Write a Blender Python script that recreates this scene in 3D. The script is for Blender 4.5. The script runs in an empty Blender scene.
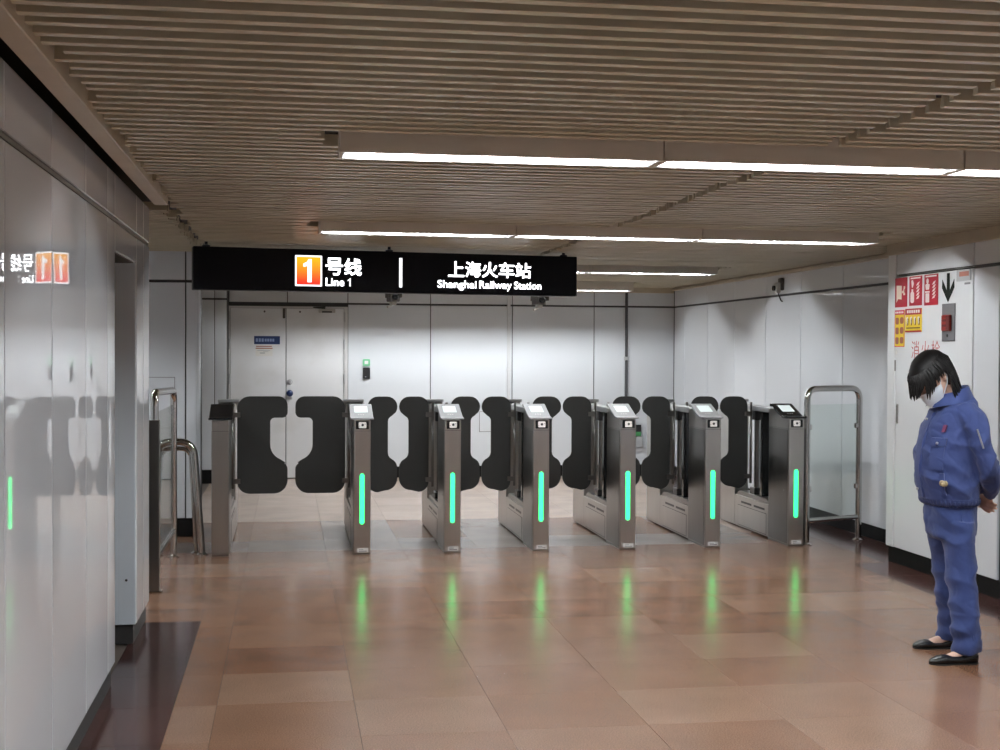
import bpy, bmesh, math, random
from mathutils import Vector, Matrix, noise
random.seed(7)
S = bpy.context.scene
C = S.collection
PI = math.pi

# ------------------------------------------------------------------ camera
CAM_F, CAM_H, YAW, PITCH, ROLL = 1330.0, 1.55, 0.158, 0.018, 0.0049
cd = bpy.data.cameras.new('camera'); cam = bpy.data.objects.new('camera', cd); C.objects.link(cam)
fwd = Vector((math.sin(YAW)*math.cos(PITCH), math.cos(YAW)*math.cos(PITCH), -math.sin(PITCH)))
r0 = Vector((math.cos(YAW), -math.sin(YAW), 0)); u0 = r0.cross(fwd)
rr = r0*math.cos(ROLL)+u0*math.sin(ROLL); uu = -r0*math.sin(ROLL)+u0*math.cos(ROLL)
m = Matrix.Identity(4)
for i in range(3):
    m[i][0] = rr[i]; m[i][1] = uu[i]; m[i][2] = -fwd[i]
m[2][3] = CAM_H
cam.matrix_world = m
cd.sensor_width = 36.0; cd.lens = 36.0*CAM_F/1000.0; cd.clip_start = 0.05; cd.clip_end = 100
S.camera = cam
# ------------------------------------------------------------------ world and view
w = bpy.data.worlds.new('world'); S.world = w; w.use_nodes = True
w.node_tree.nodes['Background'].inputs[0].default_value = (0.02, 0.02, 0.02, 1)
w.node_tree.nodes['Background'].inputs[1].default_value = 0.3
S.view_settings.view_transform = 'Standard'; S.view_settings.look = 'None'
S.view_settings.gamma = 1.0; S.view_settings.use_curve_mapping = False
S.view_settings.exposure = 0.12
TUBE_POWER = 200.0
TUBE_COL = (0.95, 0.98, 1.0)

# ------------------------------------------------------------------ materials
def mat(name, col, rough=0.5, metal=0.0, spec=0.5, emit=None, estr=0.0, coat=0.0):
    mt = bpy.data.materials.new(name); mt.use_nodes = True
    b = mt.node_tree.nodes['Principled BSDF']
    b.inputs['Base Color'].default_value = (*col, 1); b.inputs['Roughness'].default_value = rough
    b.inputs['Metallic'].default_value = metal; b.inputs['Specular IOR Level'].default_value = spec
    b.inputs['Coat Weight'].default_value = coat
    if emit:
        b.inputs['Emission Color'].default_value = (*emit, 1); b.inputs['Emission Strength'].default_value = estr
    return mt
def nodes(mt): return mt.node_tree.nodes, mt.node_tree.links, mt.node_tree.nodes['Principled BSDF']
def add_noise(mt, scale, c0, c1, vec='Object', stretch=(1,1,1), detail=4, lo=0.3, hi=0.7, bump=0.0, rough=None):
    N, L, b = nodes(mt)
    tc = N.new('ShaderNodeTexCoord'); mp = N.new('ShaderNodeMapping'); mp.inputs['Scale'].default_value = stretch
    nz = N.new('ShaderNodeTexNoise'); nz.inputs['Scale'].default_value = scale; nz.inputs['Detail'].default_value = detail
    rp = N.new('ShaderNodeValToRGB')
    rp.color_ramp.elements[0].position = lo; rp.color_ramp.elements[1].position = hi
    rp.color_ramp.elements[0].color = (*c0, 1); rp.color_ramp.elements[1].color = (*c1, 1)
    L.new(tc.outputs[vec], mp.inputs['Vector']); L.new(mp.outputs[0], nz.inputs['Vector']); L.new(nz.outputs['Fac'], rp.inputs['Fac'])
    L.new(rp.outputs['Color'], b.inputs['Base Color'])
    if bump:
        bp = N.new('ShaderNodeBump'); bp.inputs['Strength'].default_value = bump; bp.inputs['Distance'].default_value = 0.002
        L.new(nz.outputs['Fac'], bp.inputs['Height']); L.new(bp.outputs[0], b.inputs['Normal'])
    if rough:
        mr = N.new('ShaderNodeMapRange'); mr.inputs['To Min'].default_value = rough[0]; mr.inputs['To Max'].default_value = rough[1]
        L.new(nz.outputs['Fac'], mr.inputs['Value']); L.new(mr.outputs[0], b.inputs['Roughness'])
    return mt
def granite(name, stops, rough, speck):
    """polished granite: one tone per tile (Object Info random) with fine mineral speckle"""
    mt = mat(name, (.3,.2,.15), rough)
    N, L, b = nodes(mt)
    oi = N.new('ShaderNodeObjectInfo'); rp = N.new('ShaderNodeValToRGB')
    e = rp.color_ramp.elements
    while len(e) < len(stops): e.new(0.5)
    for k, (p, c) in enumerate(stops): e[k].position = p; e[k].color = (*c, 1)
    tc = N.new('ShaderNodeTexCoord')
    nz = N.new('ShaderNodeTexNoise'); nz.inputs['Scale'].default_value = 170; nz.inputs['Detail'].default_value = 3
    n2 = N.new('ShaderNodeTexNoise'); n2.inputs['Scale'].default_value = 3.5; n2.inputs['Detail'].default_value = 5
    geo = N.new('ShaderNodeNewGeometry')
    L.new(geo.outputs['Position'], nz.inputs['Vector']); L.new(geo.outputs['Position'], n2.inputs['Vector'])
    L.new(oi.outputs['Random'], rp.inputs['Fac'])
    mr = N.new('ShaderNodeMapRange'); mr.inputs['From Min'].default_value = .3; mr.inputs['From Max'].default_value = .7
    mr.inputs['To Min'].default_value = 1-speck; mr.inputs['To Max'].default_value = 1+speck; L.new(nz.outputs['Fac'], mr.inputs['Value'])
    m2 = N.new('ShaderNodeMapRange'); m2.inputs['From Min'].default_value = .3; m2.inputs['From Max'].default_value = .7
    m2.inputs['To Min'].default_value = .94; m2.inputs['To Max'].default_value = 1.06; L.new(n2.outputs['Fac'], m2.inputs['Value'])
    mu = N.new('ShaderNodeMath'); mu.operation = 'MULTIPLY'; L.new(mr.outputs[0], mu.inputs[0]); L.new(m2.outputs[0], mu.inputs[1])
    mx = N.new('ShaderNodeVectorMath'); mx.operation = 'SCALE'; L.new(rp.outputs['Color'], mx.inputs[0]); L.new(mu.outputs[0], mx.inputs['Scale'])
    L.new(mx.outputs[0], b.inputs['Base Color'])
    m3 = N.new('ShaderNodeMapRange'); m3.inputs['To Min'].default_value = rough-.02; m3.inputs['To Max'].default_value = rough+.04
    L.new(n2.outputs['Fac'], m3.inputs['Value']); L.new(m3.outputs[0], b.inputs['Roughness'])
    return mt
M = {}
M['tile'] = granite('granite_tile', [(0,(.225,.114,.067)),(.3,(.262,.146,.091)),(.55,(.243,.130,.080)),(.8,(.29,.174,.115)),(1,(.215,.104,.060))], .2, .36)
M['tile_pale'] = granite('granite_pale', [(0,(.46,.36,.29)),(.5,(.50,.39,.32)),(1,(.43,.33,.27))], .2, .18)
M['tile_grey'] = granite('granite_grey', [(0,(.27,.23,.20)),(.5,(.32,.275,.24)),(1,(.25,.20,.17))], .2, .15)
M['tile_dark'] = granite('granite_dark', [(0,(.062,.026,.022)),(.5,(.085,.036,.03)),(1,(.05,.022,.019))], .14, .35)
M['grout'] = mat('grout', (.09,.07,.055), .8)
M['enamel'] = mat('white_enamel', (.67,.70,.735), .022, spec=.6)
M['enamel_satin'] = mat('satin_white_enamel', (.72,.74,.755), .3)
M['enamel_blue'] = mat('pale_blue_enamel', (.74,.82,.89), .12)
M['groove'] = mat('panel_groove', (.03,.03,.03), .6)
M['metal_groove'] = mat('panel_groove_metal', (.25,.24,.22), .35, metal=.8)
M['plinth'] = mat('black_plinth', (.006,.006,.006), .6, spec=.15)
M['slat'] = add_noise(mat('beige_slat', (.4,.33,.26), .27), 5, (.55,.495,.36), (.66,.60,.45), stretch=(.35,1,1), detail=6)
M['trim'] = add_noise(mat('beige_trim', (.42,.35,.27), .4), 4, (.46,.39,.285), (.54,.46,.345))
M['void'] = mat('ceiling_void', (.02,.018,.015), .9)
M['plain_ceiling'] = mat('ceiling_plain', (.46,.4,.33), .6)
M['housing'] = mat('lamp_housing', (.66,.60,.50), .4)
M['reflector'] = mat('lamp_reflector', (.34,.34,.34), .5)
M['tube'] = mat('lamp_tube', (1,1,1), .3, emit=TUBE_COL, estr=TUBE_POWER)
M['steel'] = add_noise(mat('brushed_steel', (.5,.5,.5), .3, metal=1), 14, (.465,.455,.435), (.50,.49,.47), stretch=(1,1,.12), rough=(.28,.32))
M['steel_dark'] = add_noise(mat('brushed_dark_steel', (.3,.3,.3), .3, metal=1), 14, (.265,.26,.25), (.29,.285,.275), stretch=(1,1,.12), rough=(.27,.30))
M['polished'] = mat('polished_steel', (.55,.54,.52), .14, metal=1)
M['silver'] = mat('satin_silver', (.40,.41,.42), .5, metal=.35)
M['black'] = mat('black_plastic', (.012,.012,.013), .35)
M['black_gloss'] = mat('black_gloss', (.008,.008,.009), .12)
M['flap'] = mat('charcoal_flap', (.026,.028,.027), .42)
M['white'] = mat('white_paint', (.78,.78,.77), .4)
M['sticker'] = mat('white_sticker', (.7,.7,.69), .5)
M['grey_mark'] = mat('grey_print', (.22,.22,.23), .5)
M['led'] = mat('green_led', (.05,.4,.25), .3, emit=(.02,.85,.175), estr=3.2)
M['screen'] = mat('lit_screen', (.45,.5,.5), .2, emit=(.80,.90,.88), estr=.6)
M['screen_warm'] = mat('lit_screen_strip', (.6,.6,.5), .2, emit=(.85,.82,.62), estr=.5)
M['screen_off'] = mat('dark_screen', (.02,.02,.022), .12)
M['door'] = add_noise(mat('door_paint', (.66,.67,.68), .3), 2.2, (.60,.595,.585), (.69,.70,.715), detail=8, lo=.25, hi=.5)
M['door_frame'] = mat('door_frame_paint', (.55,.55,.55), .35)
M['blue_plate'] = mat('navy_plate', (.015,.035,.12), .3)
M['text_pale'] = mat('pale_print', (.25,.32,.5), .5)
M['paper'] = mat('notice_paper', (.68,.67,.64), .6)
M['red_print'] = mat('red_print', (.5,.03,.03), .5)
M['rust_print'] = mat('rust_print', (.35,.12,.08), .5)
M['sign_red'] = mat('red_sign', (.42,.012,.03), .35)
M['sign_cream'] = mat('cream_print', (.72,.64,.52), .5)
M['sign_white'] = mat('white_print', (.8,.78,.75), .5)
M['yellow'] = mat('yellow_print', (.78,.58,.03), .45)
M['pink_red'] = mat('crimson_print', (.62,.05,.12), .45)
M['dark_print'] = mat('dark_print', (.12,.05,.02), .5)
M['green_print'] = mat('green_print', (.06,.3,.1), .5)
M['arrow_print'] = mat('black_print', (.012,.016,.013), .7, spec=.1)
M['alarm_plate'] = mat('grey_alarm_plate', (.15,.15,.16), .4)
M['alarm_red'] = mat('red_alarm', (.27,.022,.018), .4)
M['alarm_dark'] = mat('dark_red_alarm', (.10,.012,.012), .3)
M['sign_body'] = mat('sign_black', (.004,.004,.006), .4, spec=.12)
M['sign_text'] = mat('sign_text_lit', (1,1,1), .5, emit=(.95,.97,1), estr=1.3)
M['rubber'] = mat('black_rubber', (.01,.01,.01), .7)
M['grey_box'] = mat('grey_box', (.42,.43,.44), .45)
M['green_lit'] = mat('green_exit_lit', (.05,.3,.12), .4, emit=(.25,.85,.45), estr=.9)
M['green_frame'] = mat('green_button_frame', (.12,.42,.22), .4, emit=(.3,.7,.4), estr=.15)
M['cam_dark'] = mat('camera_housing', (.05,.042,.035), .45)
M['cam_pale'] = mat('camera_bracket', (.42,.40,.37), .45)
M['conduit'] = mat('conduit_grey', (.07,.07,.075), .5)
M['conduit_white'] = mat('conduit_white', (.6,.61,.62), .3)
M['cable'] = mat('black_cable', (.01,.01,.01), .5)
# barrier glass: real refractive-free tinted pane
def glass(name, col, mix):
    mt = bpy.data.materials.new(name); mt.use_nodes = True
    N, L = mt.node_tree.nodes, mt.node_tree.links
    N.remove(N['Principled BSDF']); out = N['Material Output']
    t = N.new('ShaderNodeBsdfTransparent'); t.inputs[0].default_value = (*col, 1)
    g_ = N.new('ShaderNodeBsdfGlossy'); g_.inputs['Roughness'].default_value = .03
    lw = N.new('ShaderNodeLayerWeight'); lw.inputs[0].default_value = .5
    pw = N.new('ShaderNodeMath'); pw.operation = 'POWER'; pw.inputs[1].default_value = 4.0; L.new(lw.outputs['Facing'], pw.inputs[0])
    fr = N.new('ShaderNodeMath'); fr.operation = 'MULTIPLY_ADD'; fr.inputs[1].default_value = .7; fr.inputs[2].default_value = mix; L.new(pw.outputs[0], fr.inputs[0])
    mx = N.new('ShaderNodeMixShader'); L.new(fr.outputs[0], mx.inputs[0]); L.new(t.outputs[0], mx.inputs[1]); L.new(g_.outputs[0], mx.inputs[2])
    L.new(mx.outputs[0], out.inputs['Surface']); return mt
M['glass'] = glass('barrier_glass', (.93,.965,.95), .04)
# number box: lit plate shading from amber to red
mt = mat('line_number_plate', (.5,.1,.02), .4); N, L, b = nodes(mt)
tc = N.new('ShaderNodeTexCoord'); sp = N.new('ShaderNodeSeparateXYZ'); rp = N.new('ShaderNodeValToRGB')
rp.color_ramp.elements[0].position = .1; rp.color_ramp.elements[0].color = (.85,.02,.015,1)
rp.color_ramp.elements[1].position = .95; rp.color_ramp.elements[1].color = (.95,.42,.01,1)
L.new(tc.outputs['Generated'], sp.inputs[0]); L.new(sp.outputs['Y'], rp.inputs['Fac'])
L.new(rp.outputs[0], b.inputs['Emission Color']); b.inputs['Emission Strength'].default_value = 1.3
M['number_plate'] = mt
# person
def cloth(name, col, rough=.75):
    mt = mat(name, col, rough, spec=.3); N, L, b = nodes(mt)
    tc = N.new('ShaderNodeTexCoord'); nz = N.new('ShaderNodeTexNoise'); nz.inputs['Scale'].default_value = 22; nz.inputs['Detail'].default_value = 5
    bp = N.new('ShaderNodeBump'); bp.inputs['Strength'].default_value = .35; bp.inputs['Distance'].default_value = .006
    L.new(tc.outputs['Object'], nz.inputs['Vector']); L.new(nz.outputs['Fac'], bp.inputs['Height']); L.new(bp.outputs[0], b.inputs['Normal'])
    b.inputs['Sheen Weight'].default_value = .15
    return mt
M['jacket'] = cloth('blue_jacket', (.032,.052,.165))
M['trousers'] = cloth('blue_trousers', (.032,.055,.175))
M['skin'] = mat('skin', (.60,.39,.30), .5)
M['hair'] = mat('black_hair', (.005,.0045,.0045), .5, spec=.25)
M['mask'] = mat('pale_mask', (.62,.68,.74), .75)
M['shoe'] = mat('black_leather', (.008,.008,.009), .25)
M['emblem'] = mat('red_embroidery', (.13,.02,.07), .7)
M['button'] = mat('grey_snap', (.5,.5,.52), .3, metal=.7)
M['wrapper'] = mat('crumpled_wrapper', (.36,.29,.15), .4)

# ------------------------------------------------------------------ mesh helpers
def box(bm, x0, x1, y0, y1, z0, z1, bev=0.0, seg=1):
    vs = [bm.verts.new(p) for p in ((x0,y0,z0),(x1,y0,z0),(x1,y1,z0),(x0,y1,z0),(x0,y0,z1),(x1,y0,z1),(x1,y1,z1),(x0,y1,z1))]
    fs = [bm.faces.new([vs[i] for i in q]) for q in ((0,3,2,1),(4,5,6,7),(0,1,5,4),(1,2,6,5),(2,3,7,6),(3,0,4,7))]
    if bev:
        ed = list({e for f in fs for e in f.edges})
        bmesh.ops.bevel(bm, geom=ed, offset=bev, segments=seg, affect='EDGES', profile=.5)
    return bm
def prism(bm, pts, z0, z1, bev=0.0):
    """polygon in local xy extruded along z"""
    a = [bm.verts.new((p[0], p[1], z0)) for p in pts]; b = [bm.verts.new((p[0], p[1], z1)) for p in pts]
    n = len(pts)
    fs = [bm.faces.new(a[::-1]), bm.faces.new(b)]
    for i in range(n): fs.append(bm.faces.new((a[i], a[(i+1)%n], b[(i+1)%n], b[i])))
    if bev:
        bmesh.ops.bevel(bm, geom=list(fs[1].edges)+list(fs[0].edges), offset=bev, segments=1, affect='EDGES')
    return bm
def prism_x(bm, pts, x0, x1, bev=0.0):
    """polygon in yz extruded along x"""
    a = [bm.verts.new((x0, p[0], p[1])) for p in pts]; b = [bm.verts.new((x1, p[0], p[1])) for p in pts]
    n = len(pts)
    fs = [bm.faces.new(a[::-1]), bm.faces.new(b)]
    for i in range(n): fs.append(bm.faces.new((a[i], a[(i+1)%n], b[(i+1)%n], b[i])))
    bmesh.ops.recalc_face_normals(bm, faces=fs)
    if bev:
        bmesh.ops.bevel(bm, geom=list({e for f in fs for e in f.edges}), offset=bev, segments=1, affect='EDGES')
    return bm
def frames(path):
    P = [Vector(p) for p in path]; out = []
    T = []
    for i in range(len(P)):
        t = (P[min(i+1,len(P)-1)]-P[max(i-1,0)])
        T.append(t.normalized())
    up = Vector((0,0,1)) if abs(T[0].z) < .9 else Vector((0,1,0))
    n = (up - T[0]*up.dot(T[0])).normalized()
    for i in range(len(P)):
        n = (n - T[i]*n.dot(T[i])).normalized()
        out.append((P[i], n, T[i].cross(n)))
    return out
def tube(bm, path, rad, seg=12, cap=True):
    fr = frames(path); rings = []
    for i, (p, n, b) in enumerate(fr):
        r = rad[i] if isinstance(rad, (list, tuple)) else rad
        ra, rb = r if isinstance(r, (list, tuple)) else (r, r)
        rings.append([bm.verts.new(p + n*math.cos(2*PI*k/seg)*ra + b*math.sin(2*PI*k/seg)*rb) for k in range(seg)])
    skin_rings(bm, rings, cap)
    return bm
def skin_rings(bm, rings, cap=True):
    seg = len(rings[0])
    for i in range(len(rings)-1):
        for k in range(seg):
            bm.faces.new((rings[i][k], rings[i][(k+1)%seg], rings[i+1][(k+1)%seg], rings[i+1][k]))
    if cap:
        bm.faces.new(rings[0][::-1]); bm.faces.new(rings[-1])
def lathe(bm, prof, o=(0,0,0), seg=20):
    rings = []
    for r, z in prof:
        rings.append([bm.verts.new((o[0]+r*math.cos(2*PI*k/seg), o[1]+r*math.sin(2*PI*k/seg), o[2]+z)) for k in range(seg)])
    skin_rings(bm, rings)
    return bm
def ball(bm, c, r, seg=14, rings=9, rot=None):
    rs = []
    R3 = rot or Matrix.Identity(3)
    for i in range(1, rings):
        t = PI*i/rings
        rs.append([bm.verts.new(Vector(c)+R3@Vector((r[0]*math.sin(t)*math.cos(2*PI*k/seg), r[1]*math.sin(t)*math.sin(2*PI*k/seg), -r[2]*math.cos(t)))) for k in range(seg)])
    skin_rings(bm, rs)
    return bm
def bend(pts, r, n=6):
    """polyline with rounded corners"""
    P = [Vector(p) for p in pts]; out = [P[0]]
    for i in range(1, len(P)-1):
        a = (P[i-1]-P[i]).normalized(); b = (P[i+1]-P[i]).normalized()
        p0 = P[i]+a*r; p2 = P[i]+b*r
        for k in range(n+1):
            t = k/n; out.append(p0*(1-t)**2 + P[i]*2*t*(1-t) + p2*t*t)
    out.append(P[-1]); return out
def rrect(x0, x1, y0, y1, r, n=5):
    pts = []
    for cx, cy, a0 in ((x1-r,y1-r,0),(x0+r,y1-r,PI/2),(x0+r,y0+r,PI),(x1-r,y0+r,1.5*PI)):
        for k in range(n+1):
            a = a0+PI/2*k/n; pts.append((cx+r*math.cos(a), cy+r*math.sin(a)))
    return pts
def mesh_from(bm, name, material, smooth=False, angle=None):
    bmesh.ops.recalc_face_normals(bm, faces=bm.faces)
    me = bpy.data.meshes.new(name); bm.to_mesh(me); bm.free()
    if material: me.materials.append(M[material] if isinstance(material, str) else material)
    if smooth:
        for p in me.polygons: p.use_smooth = True
        if angle: me.set_sharp_from_angle(angle=math.radians(angle))
    return me
def link(name, me, parent=None, loc=None, mtx=None):
    o = bpy.data.objects.new(name, me); C.objects.link(o)
    if parent: o.parent = parent
    if mtx is not None: o.matrix_local = mtx
    if loc is not None: o.location = loc
    return o
def obj(name, bm, material, parent=None, smooth=False, angle=40, loc=None, mtx=None):
    return link(name, mesh_from(bm, name, material, smooth, angle), parent, loc, mtx)
def tag(o, label, cat, group=None, kind=None):
    o['label'] = label; o['category'] = cat
    if group: o['group'] = group
    if kind: o['kind'] = kind
    return o
def thing(name, label, cat, loc=(0,0,0), rotz=0.0, group=None, mtx=None):
    o = bpy.data.objects.new(name, None); C.objects.link(o); o.empty_display_size = .1
    if mtx is not None: o.matrix_world = mtx
    else: o.location = loc; o.rotation_euler = (0,0,rotz)
    return tag(o, label, cat, group)
def struct(name, bm, material, label, cat, smooth=False):
    o = obj(name, bm, material, None, smooth); o['kind'] = 'structure'; o['label'] = label; o['category'] = cat
    return o
def frame_mtx(origin, xa, ya):
    xa, ya = Vector(xa), Vector(ya); za = xa.cross(ya)
    m = Matrix.Identity(4)
    for i in range(3): m[i][0] = xa[i]; m[i][1] = ya[i]; m[i][2] = za[i]; m[i][3] = origin[i]
    return m
def on_right(x, y, z): return frame_mtx((x,y,z), (0,-1,0), (0,0,1))     # faces -x
def on_left(x, y, z): return frame_mtx((x,y,z), (0,1,0), (0,0,1))       # faces +x
def on_back(x, y, z): return frame_mtx((x,y,z), (1,0,0), (0,0,1))       # faces -y
def text_mesh(body, w, h, depth, material, bold=0.0, spacing=1.0, copies=0.0):
    """flat lettering scaled to a w x h box, lower-left at the origin"""
    cu = bpy.data.curves.new('lettering', 'FONT'); cu.body = body; cu.extrude = 0.0; cu.offset = bold; cu.space_character = spacing; cu.resolution_u = 3
    o = bpy.data.objects.new('lettering', cu); C.objects.link(o)
    bpy.context.view_layer.update()
    dg = bpy.context.evaluated_depsgraph_get()
    me = bpy.data.meshes.new_from_object(o.evaluated_get(dg))
    bpy.data.objects.remove(o); bpy.data.curves.remove(cu)
    xs = [v.co.x for v in me.vertices]; ys = [v.co.y for v in me.vertices]
    sx = w/(max(xs)-min(xs)); sy = h/(max(ys)-min(ys)); x0, y0 = min(xs), min(ys)
    bm = bmesh.new(); bm.from_mesh(me); bpy.data.meshes.remove(me)
    for v in bm.verts: v.co = Vector(((v.co.x-x0)*sx, (v.co.y-y0)*sy, 0))
    if copies:                                             # heavier strokes: the outline laid over itself with small shifts
        base = list(bm.faces)
        kx = (w-2*copies)/w; ky = (h-2*copies)/h
        for v in bm.verts: v.co.x = copies+v.co.x*kx; v.co.y = copies+v.co.y*ky
        for dx, dy in ((1,0),(-1,0),(0,1),(0,-1),(.7,.7),(-.7,.7),(.7,-.7),(-.7,-.7)):
            d_ = bmesh.ops.duplicate(bm, geom=base)
            bmesh.ops.translate(bm, verts=[g for g in d_['geom'] if isinstance(g, bmesh.types.BMVert)], vec=(dx*copies, dy*copies, 0))
    r = bmesh.ops.extrude_face_region(bm, geom=list(bm.faces))
    bmesh.ops.translate(bm, verts=[g for g in r['geom'] if isinstance(g, bmesh.types.BMVert)], vec=(0,0,depth))
    bmesh.ops.recalc_face_normals(bm, faces=bm.faces)
    me = bpy.data.meshes.new('lettering'); bm.to_mesh(me); bm.free()
    me.materials.append(M[material]); return me

# ------------------------------------------------------------------ key planes of the place
XL, XR, XC, YB, YL = -0.785, 4.80, 4.42, 16.2, 11.25
Z_SLAT, SEAM = 2.35, 2.115
BEHIND = -5.0
_pm = {}
def panel_mesh(w, h, bulge, thick=.018, material='enamel'):
    key = (round(w,3), round(h,3), bulge, material)
    if key in _pm: return _pm[key]
    bm = bmesh.new(); nx, ny = 10, (8 if h > .6 else 3); e = .003
    grid = []
    for j in range(ny+1):
        row = []
        for i in range(nx+1):
            a, b_ = i/nx*2-1, j/ny*2-1
            z = thick + bulge*(1-a*a)*(1-b_**6)
            row.append(bm.verts.new((e+(w-2*e)*i/nx, e+(h-2*e)*j/ny, z)))
        grid.append(row)
    for j in range(ny):
        for i in range(nx):
            f = bm.faces.new((grid[j][i], grid[j][i+1], grid[j+1][i+1], grid[j+1][i])); f.smooth = True
    def ring(k0, k1, z): return [bm.verts.new(p) for p in ((k0,k0,z),(w-k0,k0,z),(w-k0,h-k0,z),(k0,h-k0,z))]
    t = ring(e, 0, thick); s = ring(0, 0, thick-.004); q = ring(0, 0, 0)
    for A, B in ((t, s), (s, q)):
        for i in range(4): bm.faces.new((A[i], B[i], B[(i+1)%4], A[(i+1)%4]))
    me = bpy.data.meshes.new('panel'); bm.to_mesh(me); bm.free(); me.materials.append(M[material])
    _pm[key] = me; return me
LEFT_BOW = (.0026,.0023,.0028,.0025)
def panels(parent, mk, edges, z0, z1, gap=.006, bulges=(.0005,.0003,.0006,.0004), name='panel', material=None):
    """cladding panels between successive edge positions; mk(a) gives the frame at edge position a"""
    out = []
    for k in range(len(edges)-1):
        a, b_ = edges[k], edges[k+1]; w_ = abs(b_-a)-gap
        me = panel_mesh(w_, z1-z0-gap, bulges[k % len(bulges)])
        o = link(name, me, parent, mtx=mk(a, gap/2, z0+gap/2))
        out.append(o)
    return out

# ---- floor: a bed of grout, stone tiles laid on it
bm = bmesh.new(); box(bm, -2.6, 5.0, BEHIND, YB+.1, -.10, -.006)
floor = struct('floor', bm, 'grout', 'polished brown granite floor laid in square tiles', 'floor')
bm = bmesh.new(); box(bm, -2.4, 5.0, BEHIND, 3.62, -.006, 0); obj('near_paving', bm, 'tile', floor)
_tm = {}
def tile(x0, x1, y0, y1, m_):
    w_, h_ = round(x1-x0,3), round(y1-y0,3)
    if w_ < .03 or h_ < .03: return
    key = (w_, h_, m_)
    if key not in _tm:
        bm = bmesh.new(); g_ = .0007
        pts = [(g_,g_),(w_-g_,g_),(w_-g_,h_-g_),(g_,h_-g_)]
        prism(bm, pts, -.006, 0, 0)
        top = [f for f in bm.faces if f.calc_center_median().z > -.0005]
        bmesh.ops.bevel(bm, geom=list(top[0].edges), offset=.0006, segments=1, affect='EDGES')
        _tm[key] = mesh_from(bm, 'tile', m_)
    link('tile', _tm[key], floor, loc=(x0, y0, 0))
ys = [10.35-.557*k for k in range(12, 0, -1)] + [10.35+.6*k for k in range(0, 10)] + [YB]
xs = [-2.42,-2.089,-1.494,-.899,-.304,.291,.886,1.481,2.076,2.671,3.266,3.861]
for j in range(len(ys)-1):
    y0, y1 = ys[j], ys[j+1]
    far = y0 > 10.9
    for i in range(len(xs)-1):
        x0, x1 = xs[i], xs[i+1]
        if x1 < -.8 and (y0 < 7.2 or y1 > 11.6): continue
        mm = 'tile'
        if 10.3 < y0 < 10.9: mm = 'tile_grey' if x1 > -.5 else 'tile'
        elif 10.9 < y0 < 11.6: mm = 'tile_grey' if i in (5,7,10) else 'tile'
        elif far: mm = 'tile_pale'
        if x0 < -.31 and y0 < 7.74:
            if x1 > -.5:                                   # strip beside the left wall: dark border, then a cut tile
                yb = min(y1, 7.74)
                tile(-.83, -.488, y0, yb, 'tile_dark'); tile(-.488, -.304, y0, y1, 'tile')
                if yb < y1: tile(-.83, -.488, yb, y1, 'tile')
            continue
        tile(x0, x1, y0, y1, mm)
    if y1 < 9.25:
        tile(3.861, 4.085, y0, y1, 'tile'); tile(4.085, 4.5, y0, y1, 'tile_dark')
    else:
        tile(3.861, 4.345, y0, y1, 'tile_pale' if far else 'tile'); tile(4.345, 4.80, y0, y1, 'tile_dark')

# ---- ceiling: dark void, flat part behind the camera, slats hung below the void
bm = bmesh.new(); box(bm, -2.6, 5.0, 2.30, YB+.1, 2.52, 2.58)
ceiling = struct('ceiling', bm, 'void', 'beige slatted metal ceiling with a dark void above', 'ceiling')
bm = bmesh.new(); box(bm, -2.4, 5.0, BEHIND, 2.34, 2.36, 2.51); obj('flat_soffit', bm, 'plain_ceiling', ceiling)
FIX = [(5.105, 0.0, 2.29), (8.52, .035, 2.29), (12.22, .035, 2.29), (15.0, .02, 2.253)]
_sm = {}
def slat(x0, x1, y):
    w_ = round(x1-x0, 2)
    if w_ < .05: return
    if w_ not in _sm:
        bm = bmesh.new(); L_ = w_
        pr = [(-.005,.05),(-.016,.002),(-.0145,0),(.0145,0),(.016,.002),(.005,.05)]
        a = [bm.verts.new((0,p[0],p[1])) for p in pr]; b_ = [bm.verts.new((L_,p[0],p[1])) for p in pr]
        for i in range(5): bm.faces.new((a[i], a[i+1], b_[i+1], b_[i]))
        bm.faces.new(a[::-1]); bm.faces.new(b_); bm.faces.new((a[5],a[0],b_[0],b_[5]))
        _sm[w_] = mesh_from(bm, 'slat', 'slat')
    link('slat', _sm[w_], ceiling, loc=(x0, y, Z_SLAT+random.choice((0,0,0,.002,-.001))))
y = 3.02-6*.104
rs = random.Random(3)
while y < YB-.06:
    jl = rs.choice((0,.012,.03,.045,-.012)); js = rs.choice((-.015,-.008,0,.01,.018)); jr = rs.choice((0,-.02,.01))
    xl = -.645+jl if y < 11.6 else -1.5
    xr = (4.40 if y < 9.36 else 4.77)+jr*.5
    seam = 2.06+js
    hit = None
    for fy, rot, fz in FIX:
        lo, hi = sorted((fy-1.9*math.sin(rot), fy+1.9*math.sin(rot)))
        if lo-.125 < y < hi+.125: hit = fy
    if hit:
        slat(xl, .135+jr, y); slat((4.12 if hit == 12.22 else 4.0)+jr, xr, y)
    else:
        slat(xl, seam-.030, y); slat(seam+.030, xr, y)
    if 7.9 < y < 11.2: slat(-2.38 if abs(y-9.5) > .13 else -1.1, -.72+jl, y)
    y += .104
# slat carrier rail showing in the ragged joint
bm = bmesh.new(); box(bm, -.70, -.655, 7.6, 11.2, 2.405, 2.44); obj('carrier_rail', bm, 'groove', ceiling)
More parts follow.
